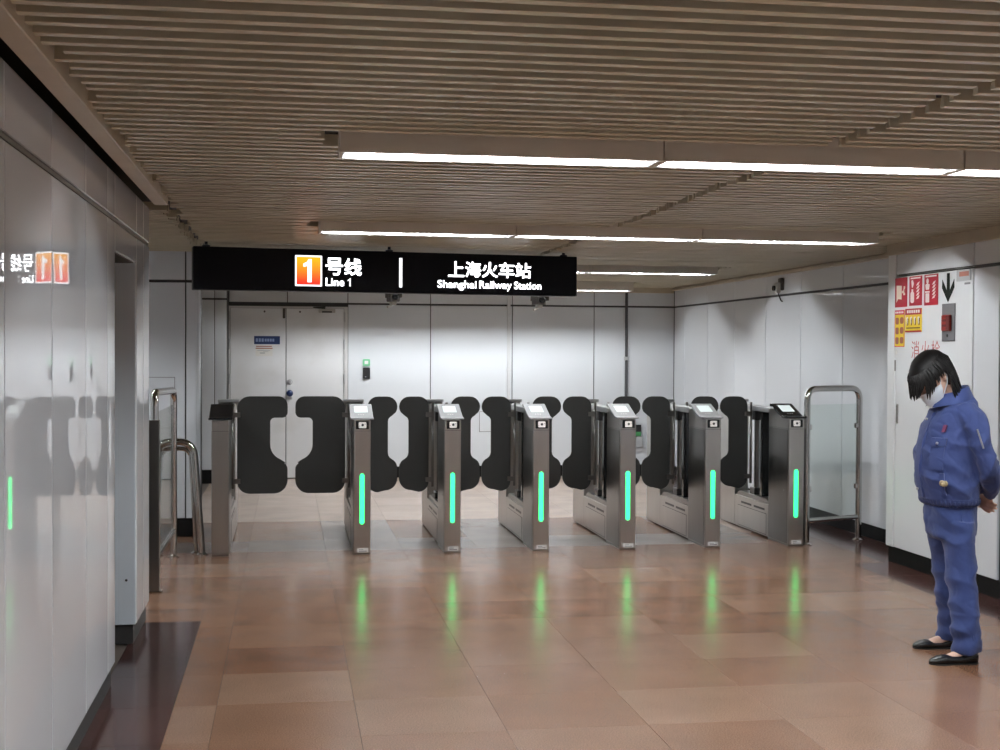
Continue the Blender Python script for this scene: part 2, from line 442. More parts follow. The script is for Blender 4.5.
# beige edge beam over the gap above the left wall
bm = bmesh.new(); box(bm, -.712, -.64, 2.0, 7.36, 2.325, 2.46, .003)
struct('trim_1', bm, 'trim', 'beige edge beam running along the ceiling above the glossy wall', 'trim')
bm = bmesh.new(); box(bm, 4.40, 4.47, 2.34, 9.345, 2.272, 2.40, .003); box(bm, 4.385, 4.41, 2.34, 9.345, 2.272, 2.297)
struct('trim_2', bm, 'trim', 'beige ceiling edge trim above the fire cabinet', 'trim')
bm = bmesh.new(); box(bm, 4.77, 4.86, 9.345, YB, 2.315, 2.42, .003); box(bm, 4.745, 4.78, 9.345, YB, 2.315, 2.337)
struct('trim_3', bm, 'trim', 'beige ceiling edge trim above the far end of the panelled wall', 'trim')
bm = bmesh.new(); box(bm, -.75, 4.78, YB-.05, YB+.06, 2.285, 2.42, .003)
struct('trim_4', bm, 'trim', 'beige ceiling edge trim above the double door wall', 'trim')

# ---- left wall: near run, doorway recess, pier
TH = .018
bm = bmesh.new()
box(bm, XL-.55, XL-TH, BEHIND, 6.307, 0, 2.36)
box(bm, XL-.55, XL-TH, 6.307, 7.185, 2.0, 2.36)
box(bm, XL-.55, XL-TH, 7.185, 7.825, 0, 2.36)
box(bm, XL-.60, XL-.55, 6.307, 7.185, 0, 2.0)
wl = struct('wall_left', bm, 'groove', 'glossy white enamel panel wall with a doorway recess', 'wall')
mkL = lambda a, dy, z: on_left(XL-TH, a+dy, z)
eL = [-4.9,-3.3,-1.7,-.66,.10,.86,1.62,2.38,3.14,3.9,4.66,5.42,6.06,6.307]
panels(wl, mkL, eL, .105, 2.137, bulges=LEFT_BOW); panels(wl, mkL, eL, 2.155, 2.36, bulges=LEFT_BOW)
panels(wl, mkL, [6.307,7.185], 2.0, 2.137); panels(wl, mkL, [6.307,7.185,7.52,7.825], 2.155, 2.36)
panels(wl, mkL, [7.185,7.52,7.825], .105, 2.137)
bm = bmesh.new(); box(bm, XL-.5, XL-.004, 7.168, 7.184, .105, 2.0, .002); obj('jamb_panel', bm, 'enamel_blue', wl)
bm = bmesh.new(); box(bm, XL-.02, XL-.004, BEHIND, 7.825, 2.139, 2.153); obj('seam_strip', bm, 'metal_groove', wl)
bm = bmesh.new(); lathe(bm, [(0.001,0),(.007,0),(.007,.004),(.001,.004)], seg=8); obj('screw', bm, 'black', wl, mtx=frame_mtx((XL-.05,7.168,.34),(1,0,0),(0,0,1)))
bm = bmesh.new(); box(bm, XL-.03, XL-.024+.004, BEHIND, 6.29, 0, .11); box(bm, XL-.4, XL-.02, 7.2, 7.81, 0, .11)
struct('baseboard_left', bm, 'plinth', 'black recessed plinth under the glossy wall', 'baseboard')
# side bay beyond the pier
bm = bmesh.new(); box(bm, -2.6, -2.42, 7.825, YL, 0, 2.5); box(bm, -2.6, XL-.55, 7.6, 7.825, 0, 2.5)
struct('wall_side', bm, 'enamel', 'plain white side wall of the bay behind the pier', 'wall')
bm = bmesh.new(); box(bm, -2.6, -.725, YL+TH, YL+.35, 0, 2.5)
wb = struct('wall_far_left', bm, 'groove', 'white panel wall facing the camera behind the steel handrail', 'wall')
mkB = lambda yy: (lambda a, dx, z: on_back(a+dx, yy+TH, z))
panels(wb, mkB(YL), [-2.4,-1.5,-.836,-.742], .15, 2.107, .01); panels(wb, mkB(YL), [-2.4,-1.5,-.836,-.742], 2.119, 2.40, .01)
bm = bmesh.new(); tube(bm, [(-.741,YL+.034,.15),(-.741,YL+.034,2.40)], .024, 16); obj('rounded_corner_post', bm, 'enamel', wb, True, 60)
bm = bmesh.new()
for a, b_, c_, d_ in ((-1.13,-.921,1.318,1.323),(-.926,-.921,.9,1.323),(-1.13,-.921,.9,.905)): box(bm, a, b_, YL-.003, YL+.001, c_, d_)
obj('hatch_outline', bm, 'grey_mark', wb)
bm = bmesh.new(); box(bm, -2.4, -.73, YL+.01, YL+.36, 0, .152); struct('baseboard_far_left', bm, 'plinth', 'black plinth under the far panel wall beside the handrail', 'baseboard')
# ---- back wall with the double door
bm = bmesh.new(); box(bm, -1.75, -.70, 15.7+TH, YB+.05, 0, 2.5); box(bm, -1.75, -1.6, YL+.35, 15.7, 0, 2.5)
wp = struct('wall_back_left', bm, 'groove', 'white panelled pilaster beside the double door', 'wall')
panels(wp, mkB(15.7), [-1.6,-.99,-.84,-.70], .155, 2.13, .008); panels(wp, mkB(15.7), [-1.6,-.99,-.84,-.70], 2.142, 2.40, .008)
bm = bmesh.new(); box(bm, -1.6, -.72, 15.712, 15.9, 0, .157); struct('baseboard_back_left', bm, 'plinth', 'black plinth under the pilaster', 'baseboard')
bm = bmesh.new(); box(bm, -.72, 5.0, YB+TH, YB+.25, 0, 2.5)
wk = struct('wall_back', bm, 'groove', 'white enamel panel wall behind the ticket gates', 'wall')
eB = [.713,1.719,2.733,3.767,4.176,4.80]
panels(wk, mkB(YB), eB, .13, 2.107, .01, bulges=(.0005,.0004,.0003,.0005)); panels(wk, mkB(YB), [-.70,-.01]+eB, 2.119, 2.36, .01)
bm = bmesh.new(); box(bm, .713, 4.8, YB+.012, YB+.02, 0, .132); struct('baseboard_back', bm, 'plinth', 'black plinth under the wall behind the gates', 'baseboard')
d = bpy.data.objects.new('door_1', None); C.objects.link(d); d.location = (0, YB, 0); d['kind'] = 'structure'
d['label'] = 'white double service door behind the wide ticket lane'; d['category'] = 'door'
for a, b_ in ((-.679,-.030),(-.022,.665)):
    bm = bmesh.new(); box(bm, a, b_, -.012, .03, .012, 2.05, .004); obj('door_leaf', bm, 'door', d)
bm = bmesh.new(); box(bm, -.705, -.683, -.02, .02, 0, 2.075); box(bm, .669, .712, -.02, .02, 0, 2.075); box(bm, -.683, .669, -.02, .02, 2.053, 2.075)
obj('door_frame', bm, 'door_frame', d)
for z in (1.62, 1.95, 1.2, .5):
    for x in (-.688, .672):
        bm = bmesh.new(); tube(bm, [(x,-.028,z-.06),(x,-.028,z+.06)], .012, 8); obj('hinge', bm, 'grey_box', d, True)
bm = bmesh.new(); box(bm, .36, .56, -.07, -.012, 2.0, 2.045, .006); cl = obj('door_closer', bm, 'cam_pale', d)
bm = bmesh.new(); box(bm, .40, .52, -.075, -.06, 2.0, 2.02, .003); tube(bm, [(.44,-.06,2.05),(.30,-.10,2.062),(.44,-.03,2.068)], .008, 6); obj('closer_arm', bm, 'black', cl)
bm = bmesh.new(); box(bm, -.065,-.035,-.035,-.012,1.93,2.05,.004); obj('top_bolt', bm, 'cam_dark', d)
for x, r in ((-.28,.012),(.14,.012)):
    bm = bmesh.new(); lathe(bm, [(.001,0),(r,0),(r,.01),(.001,.01)], seg=12); obj('door_stud', bm, 'cam_dark', d, mtx=frame_mtx((x,-.012,2.01),(1,0,0),(0,0,1)))
bm = bmesh.new(); lathe(bm, [(.001,0),(.034,0),(.034,.008),(.022,.012),(.016,.03),(.001,.032)]); obj('deadbolt', bm, 'grey_box', d, True, mtx=frame_mtx((.02,-.012,1.165),(1,0,0),(0,0,1)))
bm = bmesh.new(); lathe(bm, [(.001,0),(.04,0),(.04,.008),(.016,.014),(.016,.04),(.036,.05),(.036,.07),(.02,.082),(.001,.084)]); obj('door_knob', bm, 'blue_plate', d, True, mtx=frame_mtx((.02,-.012,1.03),(1,0,0),(0,0,1)))
bm = bmesh.new(); box(bm, -.01,.05,-.02,-.012,.955,.985,.002); obj('strike_plate', bm, 'silver', d)

# ---- right wall: far run, then the cabinet run that stands proud
bm = bmesh.new(); box(bm, XR+TH, XR+.25, 9.2, YB+.05, 0, 2.5)
wr = struct('wall_right', bm, 'groove', 'glossy white panel wall beside the glass barrier', 'wall')
mkR = lambda xx: (lambda a, dy, z: on_right(xx+TH, a-dy, z))
eR = [16.2,15.75,14.854,13.908,12.954,12.016,11.047,10.142,9.345]
panels(wr, mkR(XR), eR, .11, 2.107, .008, bulges=(.0012,.0009,.0011)); panels(wr, mkR(XR), eR, 2.119, 2.335, .008)
bm = bmesh.new(); box(bm, XR+.01, XR+.02, 9.345, YB, 0, .115); struct('baseboard_right', bm, 'plinth', 'black plinth under the wall beside the glass barrier', 'baseboard')
bm = bmesh.new(); box(bm, XC+TH, XR+TH, BEHIND, 8.102, 0, 2.5)
wc = struct('wall_right_near', bm, 'groove', 'white panelled wall run standing proud, next to the fire cabinet', 'wall')
eC = [7.735,6.9,6.0,5.0,4.0,3.0,2.0,.5,-1.0,-2.5,-4.0,-5.0]
panels(wc, mkR(XC), eC, .115, 2.107, .008); panels(wc, mkR(XC), [8.095,7.735]+eC[1:], 2.121, 2.285, .008)
panels(wc, mkR(XC), [8.098,7.775], .115, 2.107, .006)
bm = bmesh.new(); box(bm, XC+.13, XR+TH, 8.104, 9.335, 0, 2.5)
struct('wall_recess', bm, 'groove', 'dark recess wall behind the fire cabinet', 'wall')
bm = bmesh.new(); box(bm, XC+TH, XC+.128, 8.104, 9.22, 2.114, 2.5)
wu = struct('wall_fascia', bm, 'groove', 'narrow white panel strip above the fire cabinet door', 'wall')
panels(wu, mkR(XC), [9.22,8.106], 2.121, 2.285, .008)
bm = bmesh.new(); box(bm, XC+.004, XC+.02, 8.104, 9.22, 2.1145, 2.1205); obj('seam_strip', bm, 'metal_groove', wu)
bm = bmesh.new(); box(bm, XC-.006, XC+.128, 9.226, 9.345, .115, 2.28, .006)
struct('trim_5', bm, 'enamel_satin', 'white upright corner strip beside the fire cabinet door', 'trim')
bm = bmesh.new(); box(bm, XC+.008, XC+.02, BEHIND, 9.32, 0, .12); struct('baseboard_right_near', bm, 'plinth', 'black plinth under the fire cabinet run', 'baseboard')
bm = bmesh.new(); box(bm, -2.4, 5.0, BEHIND-.2, BEHIND, 0, 2.5)
struct('wall_front', bm, 'enamel', 'plain white wall closing the hall behind the camera', 'wall')

# ------------------------------------------------------------------ ceiling lamps
bm = bmesh.new(); L2 = .622
# open-bottomed housing (outer skin), white reflector lining, fluorescent tube
def shell(bm, hx, hy, z0, z1, t):
    o = [bm.verts.new((x, y_, z)) for z in (z0, z1+t) for x, y_ in ((-hx,-hy),(hx,-hy),(hx,hy),(-hx,hy))]
    i = [bm.verts.new((x, y_, z)) for z in (z0, z1) for x, y_ in ((-hx+t,-hy+t),(hx-t,-hy+t),(hx-t,hy-t),(-hx+t,hy-t))]
    for k in range(4):
        n = (k+1) % 4
        bm.faces.new((o[k], o[n], o[4+n], o[4+k])); bm.faces.new((i[n], i[k], i[4+k], i[4+n])); bm.faces.new((o[n], o[k], i[k], i[n]))
    bm.faces.new(o[4:]); bm.faces.new(i[4:][::-1])
shell(bm, L2, .1, 0, .1, .010); lamp_housing = mesh_from(bm, 'housing', 'housing')
bm = bmesh.new(); shell(bm, L2-.0115, .0885, .001, .094, .003); lamp_refl = mesh_from(bm, 'reflector', 'reflector')
bm = bmesh.new(); tube(bm, [(-L2+.075,0,.047),(L2-.075,0,.047)], .014, 10); lamp_tube = mesh_from(bm, 'tube', 'tube', True, 50)
bm = bmesh.new(); box(bm, -.009, .009, -.018, .018, .028, .093)
lamp_sock = mesh_from(bm, 'tube_socket', 'white')
ROWS = ['frontmost visible row', 'row just before the black sign', 'row just behind the black sign', 'last row by the double door', 'added unseen row over the viewer', 'added unseen row behind the viewer']
POSN = ['at the glossy wall end', 'in the middle', 'at the fire cabinet end']
for ri, (fy, rot, fz) in enumerate(FIX+[(1.65,0,2.255),(-1.8,0,2.255)]):  # last two rows are out of view, added to light the near floor and wall
    for k in range(3):
        cx = .19+.622+k*1.25+(.1 if ri == 2 else 0)
        t = thing('ceiling_lamp', 'fluorescent ceiling lamp %s of the %s' % (POSN[k], ROWS[ri]), 'lamp', (cx, fy+(cx-2.07)*math.tan(rot), fz), rot, 'fluorescent lamps in rows on the ceiling')
        link('housing', lamp_housing, t); rf = link('reflector', lamp_refl, t); tb = link('tube', lamp_tube, t); [link('tube_socket', lamp_sock, tb, loc=(s_*(L2-.066),0,0)) for s_ in (-1,1)]
t = thing('ceiling_lamp', 'unseen fluorescent ceiling lamp added to brighten the side bay behind the pier', 'lamp', (-1.77, 9.5, 2.29), 0, 'fluorescent lamps in rows on the ceiling')  # hidden extra lamp, put in to brighten the panel wall of the bay
link('housing', lamp_housing, t); link('reflector', lamp_refl, t); tb = link('tube', lamp_tube, t); [link('tube_socket', lamp_sock, tb, loc=(s_*(L2-.066),0,0)) for s_ in (-1,1)]

# ------------------------------------------------------------------ ticket gates
GY = 10.1; HW = .0625
def gate_meshes():
    G = {}
    # front pillar: upright box whose top rises backwards under the console
    bm = bmesh.new()
    prism_x(bm, [(0,.012),(.45,.012),(.45,1.09),(.33,1.09),(.27,1.06),(.20,1.035),(.11,1.022),(0,1.022)], -HW, HW, .004)
    G['pillar'] = mesh_from(bm, 'front_pillar', 'steel')
    bm = bmesh.new(); box(bm, -HW-.0015, HW+.0015, .006, .448, 0, .014); G['foot'] = mesh_from(bm, 'foot_plate', 'steel_dark')
    # thin joint around the pillar under the head
    bm = bmesh.new(); box(bm, -HW-.0008, HW+.0008, -.0008, .4508, .938, .942); G['joint'] = mesh_from(bm, 'joint_line', 'steel_dark')
    # side panels darker than the front
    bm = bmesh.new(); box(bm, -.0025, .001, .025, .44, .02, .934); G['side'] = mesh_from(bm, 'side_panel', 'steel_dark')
    # console head: sloping plate with rolled rim
    hw = .088
    bm = bmesh.new()
    prism_x(bm, [(.012,1.024),(.10,1.026),(.18,1.045),(.25,1.075),(.30,1.105),(.37,1.105),(.37,1.128),(.335,1.130),(.09,1.042),(.012,1.038)], -hw, hw, .003)
    G['head'] = mesh_from(bm, 'console', 'silver'); 
    bm = bmesh.new()
    prism_x(bm, [(.012,1.024),(.10,1.026),(.18,1.045),(.25,1.075),(.30,1.105),(.37,1.105),(.37,1.128),(.335,1.130),(.09,1.042),(.012,1.038)], -hw, hw, .003)
    G['head_black'] = mesh_from(bm, 'console', 'black_gloss')
    # things on the slope: local frame on the plate
    sl = math.atan2(1.130-1.042, .335-.09); G['slope'] = (sl, .09, 1.042)
    bm = bmesh.new(); prism(bm, rrect(-.052,.052,.085,.215,.006), 0, .002); G['screen'] = mesh_from(bm, 'screen', 'screen')
    bm = bmesh.new(); prism(bm, rrect(-.052,.052,.185,.205,.003), .002, .003); G['screen_strip'] = mesh_from(bm, 'screen_strip', 'screen_warm')
    bm = bmesh.new(); box(bm, -.058,.058,.218,.228,0,.002); G['slot'] = mesh_from(bm, 'card_slot', 'grey_box')
    bm = bmesh.new()
    for k in range(3): prism(bm, [(-.022+k*.018+.005*math.cos(a*PI/4), .045+.005*math.sin(a*PI/4)) for a in range(8)], 0, .0015)
    G['marks'] = mesh_from(bm, 'symbol_print', 'sign_white')
    bm = bmesh.new(); box(bm, -hw-.001, -hw+.006, .095, .36, 0, .001)
    bm.free()
    # front: black reader window with a white card symbol, green strip, sticker
    bm = bmesh.new(); prism(bm, rrect(-.048,.05,.953,1.016,.005), 0, .003); G['window'] = mesh_from(bm, 'reader_window', 'black_gloss')
    bm = bmesh.new(); prism(bm, rrect(-.028,.030,.961,1.008,.008), .003, .004); G['icon'] = mesh_from(bm, 'card_symbol', 'sign_white')
    bm = bmesh.new()
    prism(bm, [(.002+.010*math.cos(a*PI/6), .985+.010*math.sin(a*PI/6)) for a in range(12)], .004, .0046)
    box(bm, -.026,-.018,.976,.979,.004,.0046); box(bm, .018,.026,.99,.993,.004,.0046)
    G['icon_dot'] = mesh_from(bm, 'symbol_mark', 'black')
    bm = bmesh.new(); prism(bm, rrect(-.018,.016,.232,.616,.016), 0, .003); G['led'] = mesh_from(bm, 'light_strip', 'led')
    bm = bmesh.new(); prism(bm, rrect(-.036,.046,.018,.05,.003), 0, .0015); G['sticker'] = mesh_from(bm, 'sticker', 'sticker')
    bm = bmesh.new(); box(bm, -.024,.036,.024,.03,.0015,.002); box(bm, -.024,.01,.036,.041,.0015,.002); G['sticker_print'] = mesh_from(bm, 'sticker_print', 'grey_mark')
    bm = bmesh.new(); lathe(bm, [(.001,0),(.008,0),(.008,.003),(.001,.003)], seg=10); G['lock'] = mesh_from(bm, 'lock', 'silver')
    # low body between the pillars, with slots and a service panel
    bm = bmesh.new(); box(bm, -HW, HW, .45, 1.29, .012, .285, .004); G['low'] = mesh_from(bm, 'low_body', 'steel')
    bm = bmesh.new(); prism_x(bm, [(.47,.285),(1.27,.285),(1.27,.30),(1.2,.325),(.54,.325),(.47,.30)], -HW+.012, HW-.012, .003); G['sill'] = mesh_from(bm, 'sill', 'steel_dark')
    bm = bmesh.new()
    box(bm, -.0015, .0015, 0, .26, .225, .243, .0005); G['slots'] = mesh_from(bm, 'sensor_slot', 'black')
    bm = bmesh.new(); box(bm, -.0015, .0015, .50, 1.20, .03, .199, .0005); G['service'] = mesh_from(bm, 'service_panel', 'steel')
    bm = bmesh.new(); box(bm, -.001, .001, .495, 1.205, .025, .204); G['service_gap'] = mesh_from(bm, 'panel_gap', 'black')
    bm = bmesh.new(); box(bm, -.04, .04, .45, 1.29, 1.045, 1.092, .006); G['rail'] = mesh_from(bm, 'top_rail', 'silver')
    bm = bmesh.new(); tube(bm, [(0,.90,.32),(0,.90,1.046)], .026, 14); G['hinge'] = mesh_from(bm, 'hinge_post', 'steel_dark', True, 50)
    bm = bmesh.new(); box(bm, -.03,.03,.69,.745,.32,1.046,.004); G['post'] = mesh_from(bm, 'sensor_post', 'black_gloss')
    bm = bmesh.new(); box(bm, -.012,.012,.54,.56,.32,1.046,.003); G['post2'] = mesh_from(bm, 'thin_post', 'polished')
    bm = bmesh.new(); box(bm, -.043,.043,.835,.965,-.04,.04,.008); G['bracket'] = mesh_from(bm, 'hinge_bracket', 'black')
    bm = bmesh.new(); prism_x(bm, [(1.29,.012),(1.74,.012),(1.74,1.022),(1.63,1.022),(1.54,1.035),(1.41,1.09),(1.29,1.09)], -HW, HW, .004); G['rear'] = mesh_from(bm, 'rear_pillar', 'steel')
    bm = bmesh.new(); prism_x(bm, [(1.728,1.024),(1.56,1.045),(1.44,1.105),(1.37,1.105),(1.37,1.128),(1.405,1.130),(1.65,1.042),(1.728,1.038)], -hw, hw, .003); G['rear_head'] = mesh_from(bm, 'rear_console', 'silver')
    # flaps: C-shaped leaves, outline in xz, hinge side at x = 0
    def flap(wd, waist, z0, z1, r, rr_):
        pts = []
        def arc(cx, cz, ra, a0, a1, n=7):
            for k in range(n+1):
                a = a0+(a1-a0)*k/n; pts.append((cx+ra*math.cos(a), cz+ra*math.sin(a)))
        arc(r, z0+r, r, 1.5*PI, PI); arc(r, z1-r, r, PI, PI/2)
        if rr_ > .09:   # wide lane leaf
            arc(wd-.075, z1-.075, .075, PI/2, 0); arc(wd-.045, z1-.13, .045, 0, -PI/2)
            arc(wd-waist+.035, z1-.21, .035, PI/2, PI); pts.append((wd-waist, z0+.40))
            arc(wd-waist+.13, z0+.40, .13, PI, PI*1.38, 6); pts.append((wd-.02, z0+.255)); 
            arc(wd-.05, z0+.20, .05, PI/3, 0, 4); arc(wd-.11, z0+.11, .11, 0, -PI/2)
        else:
            arc(wd-.085, z1-.085, .085, PI/2, -PI*.18); arc(wd-waist+.045, z1-.205, .045, PI*.62, PI, 4)
            pts += [(wd-waist, z0+.325), (wd-waist+.004, z0+.305), (wd-waist+.014, z0+.288), (wd-waist+.030, z0+.275), (wd-waist+.048, z0+.264), (wd-waist+.062, z0+.250), (wd-.006, z0+.232), (wd-.001, z0+.212)]
            arc(wd-.10, z0+.115, .10, 0, -PI/2)
        b_ = bmesh.new()
        f = [b_.verts.new((p[0], -.007, p[1])) for p in pts]; k = [b_.verts.new((p[0], .007, p[1])) for p in pts]; n = len(pts)
        b_.faces.new(f); b_.faces.new(k[::-1])
        for i in range(n): b_.faces.new((f[i], k[i], k[(i+1)%n], f[(i+1)%n]))
        bmesh.ops.remove_doubles(b_, verts=b_.verts, dist=.0005)
        return mesh_from(b_, 'flap', 'flap')
    G['narrow'] = flap(.246, .078, .378, 1.170, .085, .05); G['wide'] = flap(.405, .140, .378, 1.172, .10, .1)
    bm = bmesh.new(); tube(bm, [(0,0,.42),(0,0,1.12)], .012, 8); G['leaf_rod'] = mesh_from(bm, 'flap_rod', 'steel_dark', True)
    bm = bmesh.new(); box(bm, -.012, .05, -.012, .012, -.02, .02, .003); G['clamp'] = mesh_from(bm, 'flap_clamp', 'steel_dark')
    return G
G = gate_meshes()
fm = frame_mtx((0,0,0),(1,0,0),(0,0,1))
sl, sy, sz = G['slope']
slope_m = frame_mtx((0, sy, sz), (1,0,0), (0, math.cos(sl), math.sin(sl)))
def gate(x, label, left, right, head='head', active=True, yoff=0.0):
    t = thing('ticket_gate', label, 'ticket gate', (x, GY+yoff, 0), 0, 'ticket gates in a row across the hall')
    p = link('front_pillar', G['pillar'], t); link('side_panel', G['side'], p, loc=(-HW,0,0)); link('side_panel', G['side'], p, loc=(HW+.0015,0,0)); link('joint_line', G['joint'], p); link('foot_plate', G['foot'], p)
    h = link('console', G[head], t)
    if active:
        s_ = link('screen', G['screen'], h, mtx=slope_m); link('card_slot', G['slot'], h, mtx=slope_m)
        link('symbol_print', G['marks'], h, mtx=slope_m)
        w_ = link('reader_window', G['window'], t, mtx=fm); link('card_symbol', G['icon'], w_); link('symbol_mark', G['icon_dot'], w_)
        e = link('light_strip', G['led'], t, mtx=fm); e['label'] = 'glowing green light strip'
        k = link('sticker', G['sticker'], t, mtx=fm); link('sticker_print', G['sticker_print'], k)
        link('lock', G['lock'], p, mtx=frame_mtx((-HW-.002,.10,.44),(0,-1,0),(0,0,1)))
    b = link('low_body', G['low'], t); link('sill', G['sill'], b); [(link('sensor_slot', G['slots'], b, loc=(s_*HW,yy,0))) for s_ in (-1,1) for yy in (.54,.86)]; [(link('service_panel', G['service'], b, loc=(s_*(HW+.001),0,0)), link('panel_gap', G['service_gap'], b, loc=(s_*HW,0,0))) for s_ in (-1,1)]
    link('top_rail', G['rail'], t); hp = link('hinge_post', G['hinge'], t); link('hinge_bracket', G['bracket'], hp, loc=(0,0,.345)); link('hinge_bracket', G['bracket'], hp, loc=(0,0,1.006))
    link('sensor_post', G['post'], t); link('thin_post', G['post2'], t)
    r = link('rear_pillar', G['rear'], t); link('rear_console', G['rear_head'], r)
    for side, kind in ((-1, left), (1, right)):
        if not kind: continue
        mm = Matrix.Translation((side*.092, .90-yoff, 0)) @ Matrix.Scale(side, 4, (1,0,0)) if side < 0 else Matrix.Translation((side*.092, .90-yoff, 0))
        f_ = link('flap', G[kind], t, mtx=mm); f_['label'] = 'dark grey swing flap'
        link('flap_rod', G['leaf_rod'], t, mtx=Matrix.Translation((side*.058, .90-yoff, 0)))
        for zc in (.48, 1.02): link('flap_clamp', G['clamp'], t, mtx=Matrix.Translation((side*.068, .90-yoff, zc)) @ Matrix.Rotation(0 if side > 0 else PI, 4, 'Z'))
    return t
gate(-.50, 'steel end ticket gate without a light strip beside the handrail', None, 'wide', 'head_black', False, .03)
GL = ['steel ticket gate with green strip bordering the wide lane', 'second green-lit steel ticket gate counting from the wide lane', 'third green-lit steel ticket gate counting from the wide lane',
      'fourth green-lit steel ticket gate counting from the wide lane', 'fifth green-lit steel ticket gate, silver console, next to the black one', 'steel ticket gate with black console frame beside the glass barrier']
for k in range(6):
    gate(.556+.6905*k, GL[k], 'wide' if k == 0 else 'narrow', 'narrow' if k < 5 else None, 'head_black' if k == 5 else 'head')

# ------------------------------------------------------------------ hanging sign
SY = 0.15490
t = thing('hanging_sign', 'long black illuminated station sign hanging over the ticket gates', 'sign', (-.697, 10.1, 1.996), SY)
bm = bmesh.new(); box(bm, 0, 3.046, 0, .12, 0, .321, .004); obj('sign_box', bm, 'sign_body', t)
bm = bmesh.new(); box(bm, .03, 3.016, -.0012, .001, .025, .296); obj('face_panel', bm, 'sign_body', t)
def S_(x, z): return frame_mtx((x, -.002, z), (1,0,0), (0,0,1))
bm = bmesh.new(); prism(bm, rrect(0,.206,0,.234,.006), 0, .0015); nb = obj('number_border', bm, 'sign_text', t, mtx=S_(.756,.040))
bm = bmesh.new(); prism(bm, rrect(.012,.194,.012,.222,.003), .0015, .003); obj('number_plate', bm, 'number_plate', nb)
bm = bmesh.new(); prism(bm, [(.094,.030),(.126,.030),(.126,.206),(.102,.206),(.092,.186),(.062,.170),(.062,.146),(.094,.154)], .003, .0045); obj('numeral', bm, 'sign_text', nb)
for ch, x in (('号', .989), ('线', 1.134)): link('character', text_mesh(ch, .135, .134, .0015, 'sign_text', 0, 1, .0030), t, mtx=S_(x,.127))
link('lettering', text_mesh('Line', .142, .062, .0015, 'sign_text', 0, 1.02, .0009), t, mtx=S_(.991,.045))
bm = bmesh.new(); prism(bm, [(.014,0),(.024,0),(.024,.062),(.016,.062),(.012,.054),(.0,.048),(.0,.040),(.014,.044)], 0, .0015); obj('lettering', bm, 'sign_text', t, mtx=S_(1.160,.045))
bm = bmesh.new(); prism(bm, rrect(0,.024,0,.228,.004), 0, .0015); obj('divider', bm, 'sign_text', t, mtx=S_(1.566,.045))
for k, ch in enumerate('上海火车站'): link('character', text_mesh(ch, .132, .124, .0015, 'sign_text', 0, 1, .0026), t, mtx=S_(1.960+.1395*k,.136))
for wd, x, w_, h_, dz in (('Shanghai', 1.875, .318, .078, 0), ('Railway', 2.217, .270, .078, 0), ('Station', 2.508, .229, .060, .018)): link('lettering', text_mesh(wd, w_, h_, .0015, 'sign_text', 0, 1.02, .0010), t, mtx=S_(x,.031+dz))
for x in (.10, 1.5, 2.95):
    bm = bmesh.new(); tube(bm, [(x,.06,.321),(x,.06,.44)], .012, 10); lathe(bm, [(.03,.321),(.03,.335),(.012,.34)], (x,.06,0), 12); obj('hanger', bm, 'black', t, True)

# ------------------------------------------------------------------ barriers
def flange(bm, x, y): lathe(bm, [(.045,0),(.045,.006),(.03,.014),(.026,.02)], (x,y,0), 16)
# glass barrier by the right wall
A, B = Vector((4.125,10.17,0)), Vector((4.665,10.385,0)); dv = (B-A).normalized(); ln = (B-A).length
t = thing('glass_barrier', 'tall stainless tube barrier with a clear glass pane beside the last gate', 'barrier', A, math.atan2(dv.y, dv.x))
bm = bmesh.new(); tube(bm, bend([(0,0,.004),(0,0,1.258),(ln,0,1.258),(ln,0,.004)], .10, 8), .025, 16); obj('tube_frame', bm, 'polished', t, True, 50)
bm = bmesh.new(); tube(bm, [(.02,0,.195),(ln-.02,0,.195)], .02, 14); obj('bottom_rail', bm, 'polished', t, True, 50)
for x in (0, ln): bm = bmesh.new(); flange(bm, x, 0); obj('foot_flange', bm, 'polished', t, True, 40)
bm = bmesh.new(); prism(bm, [(.035,.22),(ln-.035,.22),(ln-.035,1.13),(.035,1.13)], -.004, .004); obj('glass_pane', bm, 'glass', t, mtx=frame_mtx((0,0,0),(1,0,0),(0,0,1)))
for x, z in ((.03,.45),(.03,.95),(ln-.03,.45),(ln-.03,.95)):
    bm = bmesh.new(); box(bm, x-.018,x+.018,-.012,.012,z-.02,z+.02,.004); obj('glass_clamp', bm, 'polished', t)
# glass barrier in front of the left bay
t = thing('glass_barrier', 'tall stainless barrier with glass closing the bay behind the glossy pier', 'barrier', (-.842,8.71,0))
bm = bmesh.new(); tube(bm, bend([(0,.02,.9),(0,.02,1.275),(0,1.455,1.245),(0,1.455,.004)], .09, 8), .025, 16); obj('tube_frame', bm, 'polished', t, True, 50)
bm = bmesh.new(); box(bm, -.035,.035,-.03,.03,0,1.10,.004); obj('square_post', bm, 'steel_dark', t)
bm = bmesh.new(); tube(bm, [(0,.03,.20),(0,1.44,.20)], .02, 12); obj('bottom_rail', bm, 'polished', t, True, 50)
bm = bmesh.new(); box(bm, -.05,.05,-.045,.045,0,.012,.003); obj('base_plate', bm, 'polished', t)
bm = bmesh.new(); flange(bm, 0, 1.455); obj('foot_flange', bm, 'polished', t, True, 40)
bm = bmesh.new(); prism(bm, [(.04,.23),(1.42,.23),(1.42,1.14),(.04,1.14)], -.004, .004); obj('glass_pane', bm, 'glass', t, mtx=frame_mtx((0,0,0),(0,1,0),(0,0,1)))
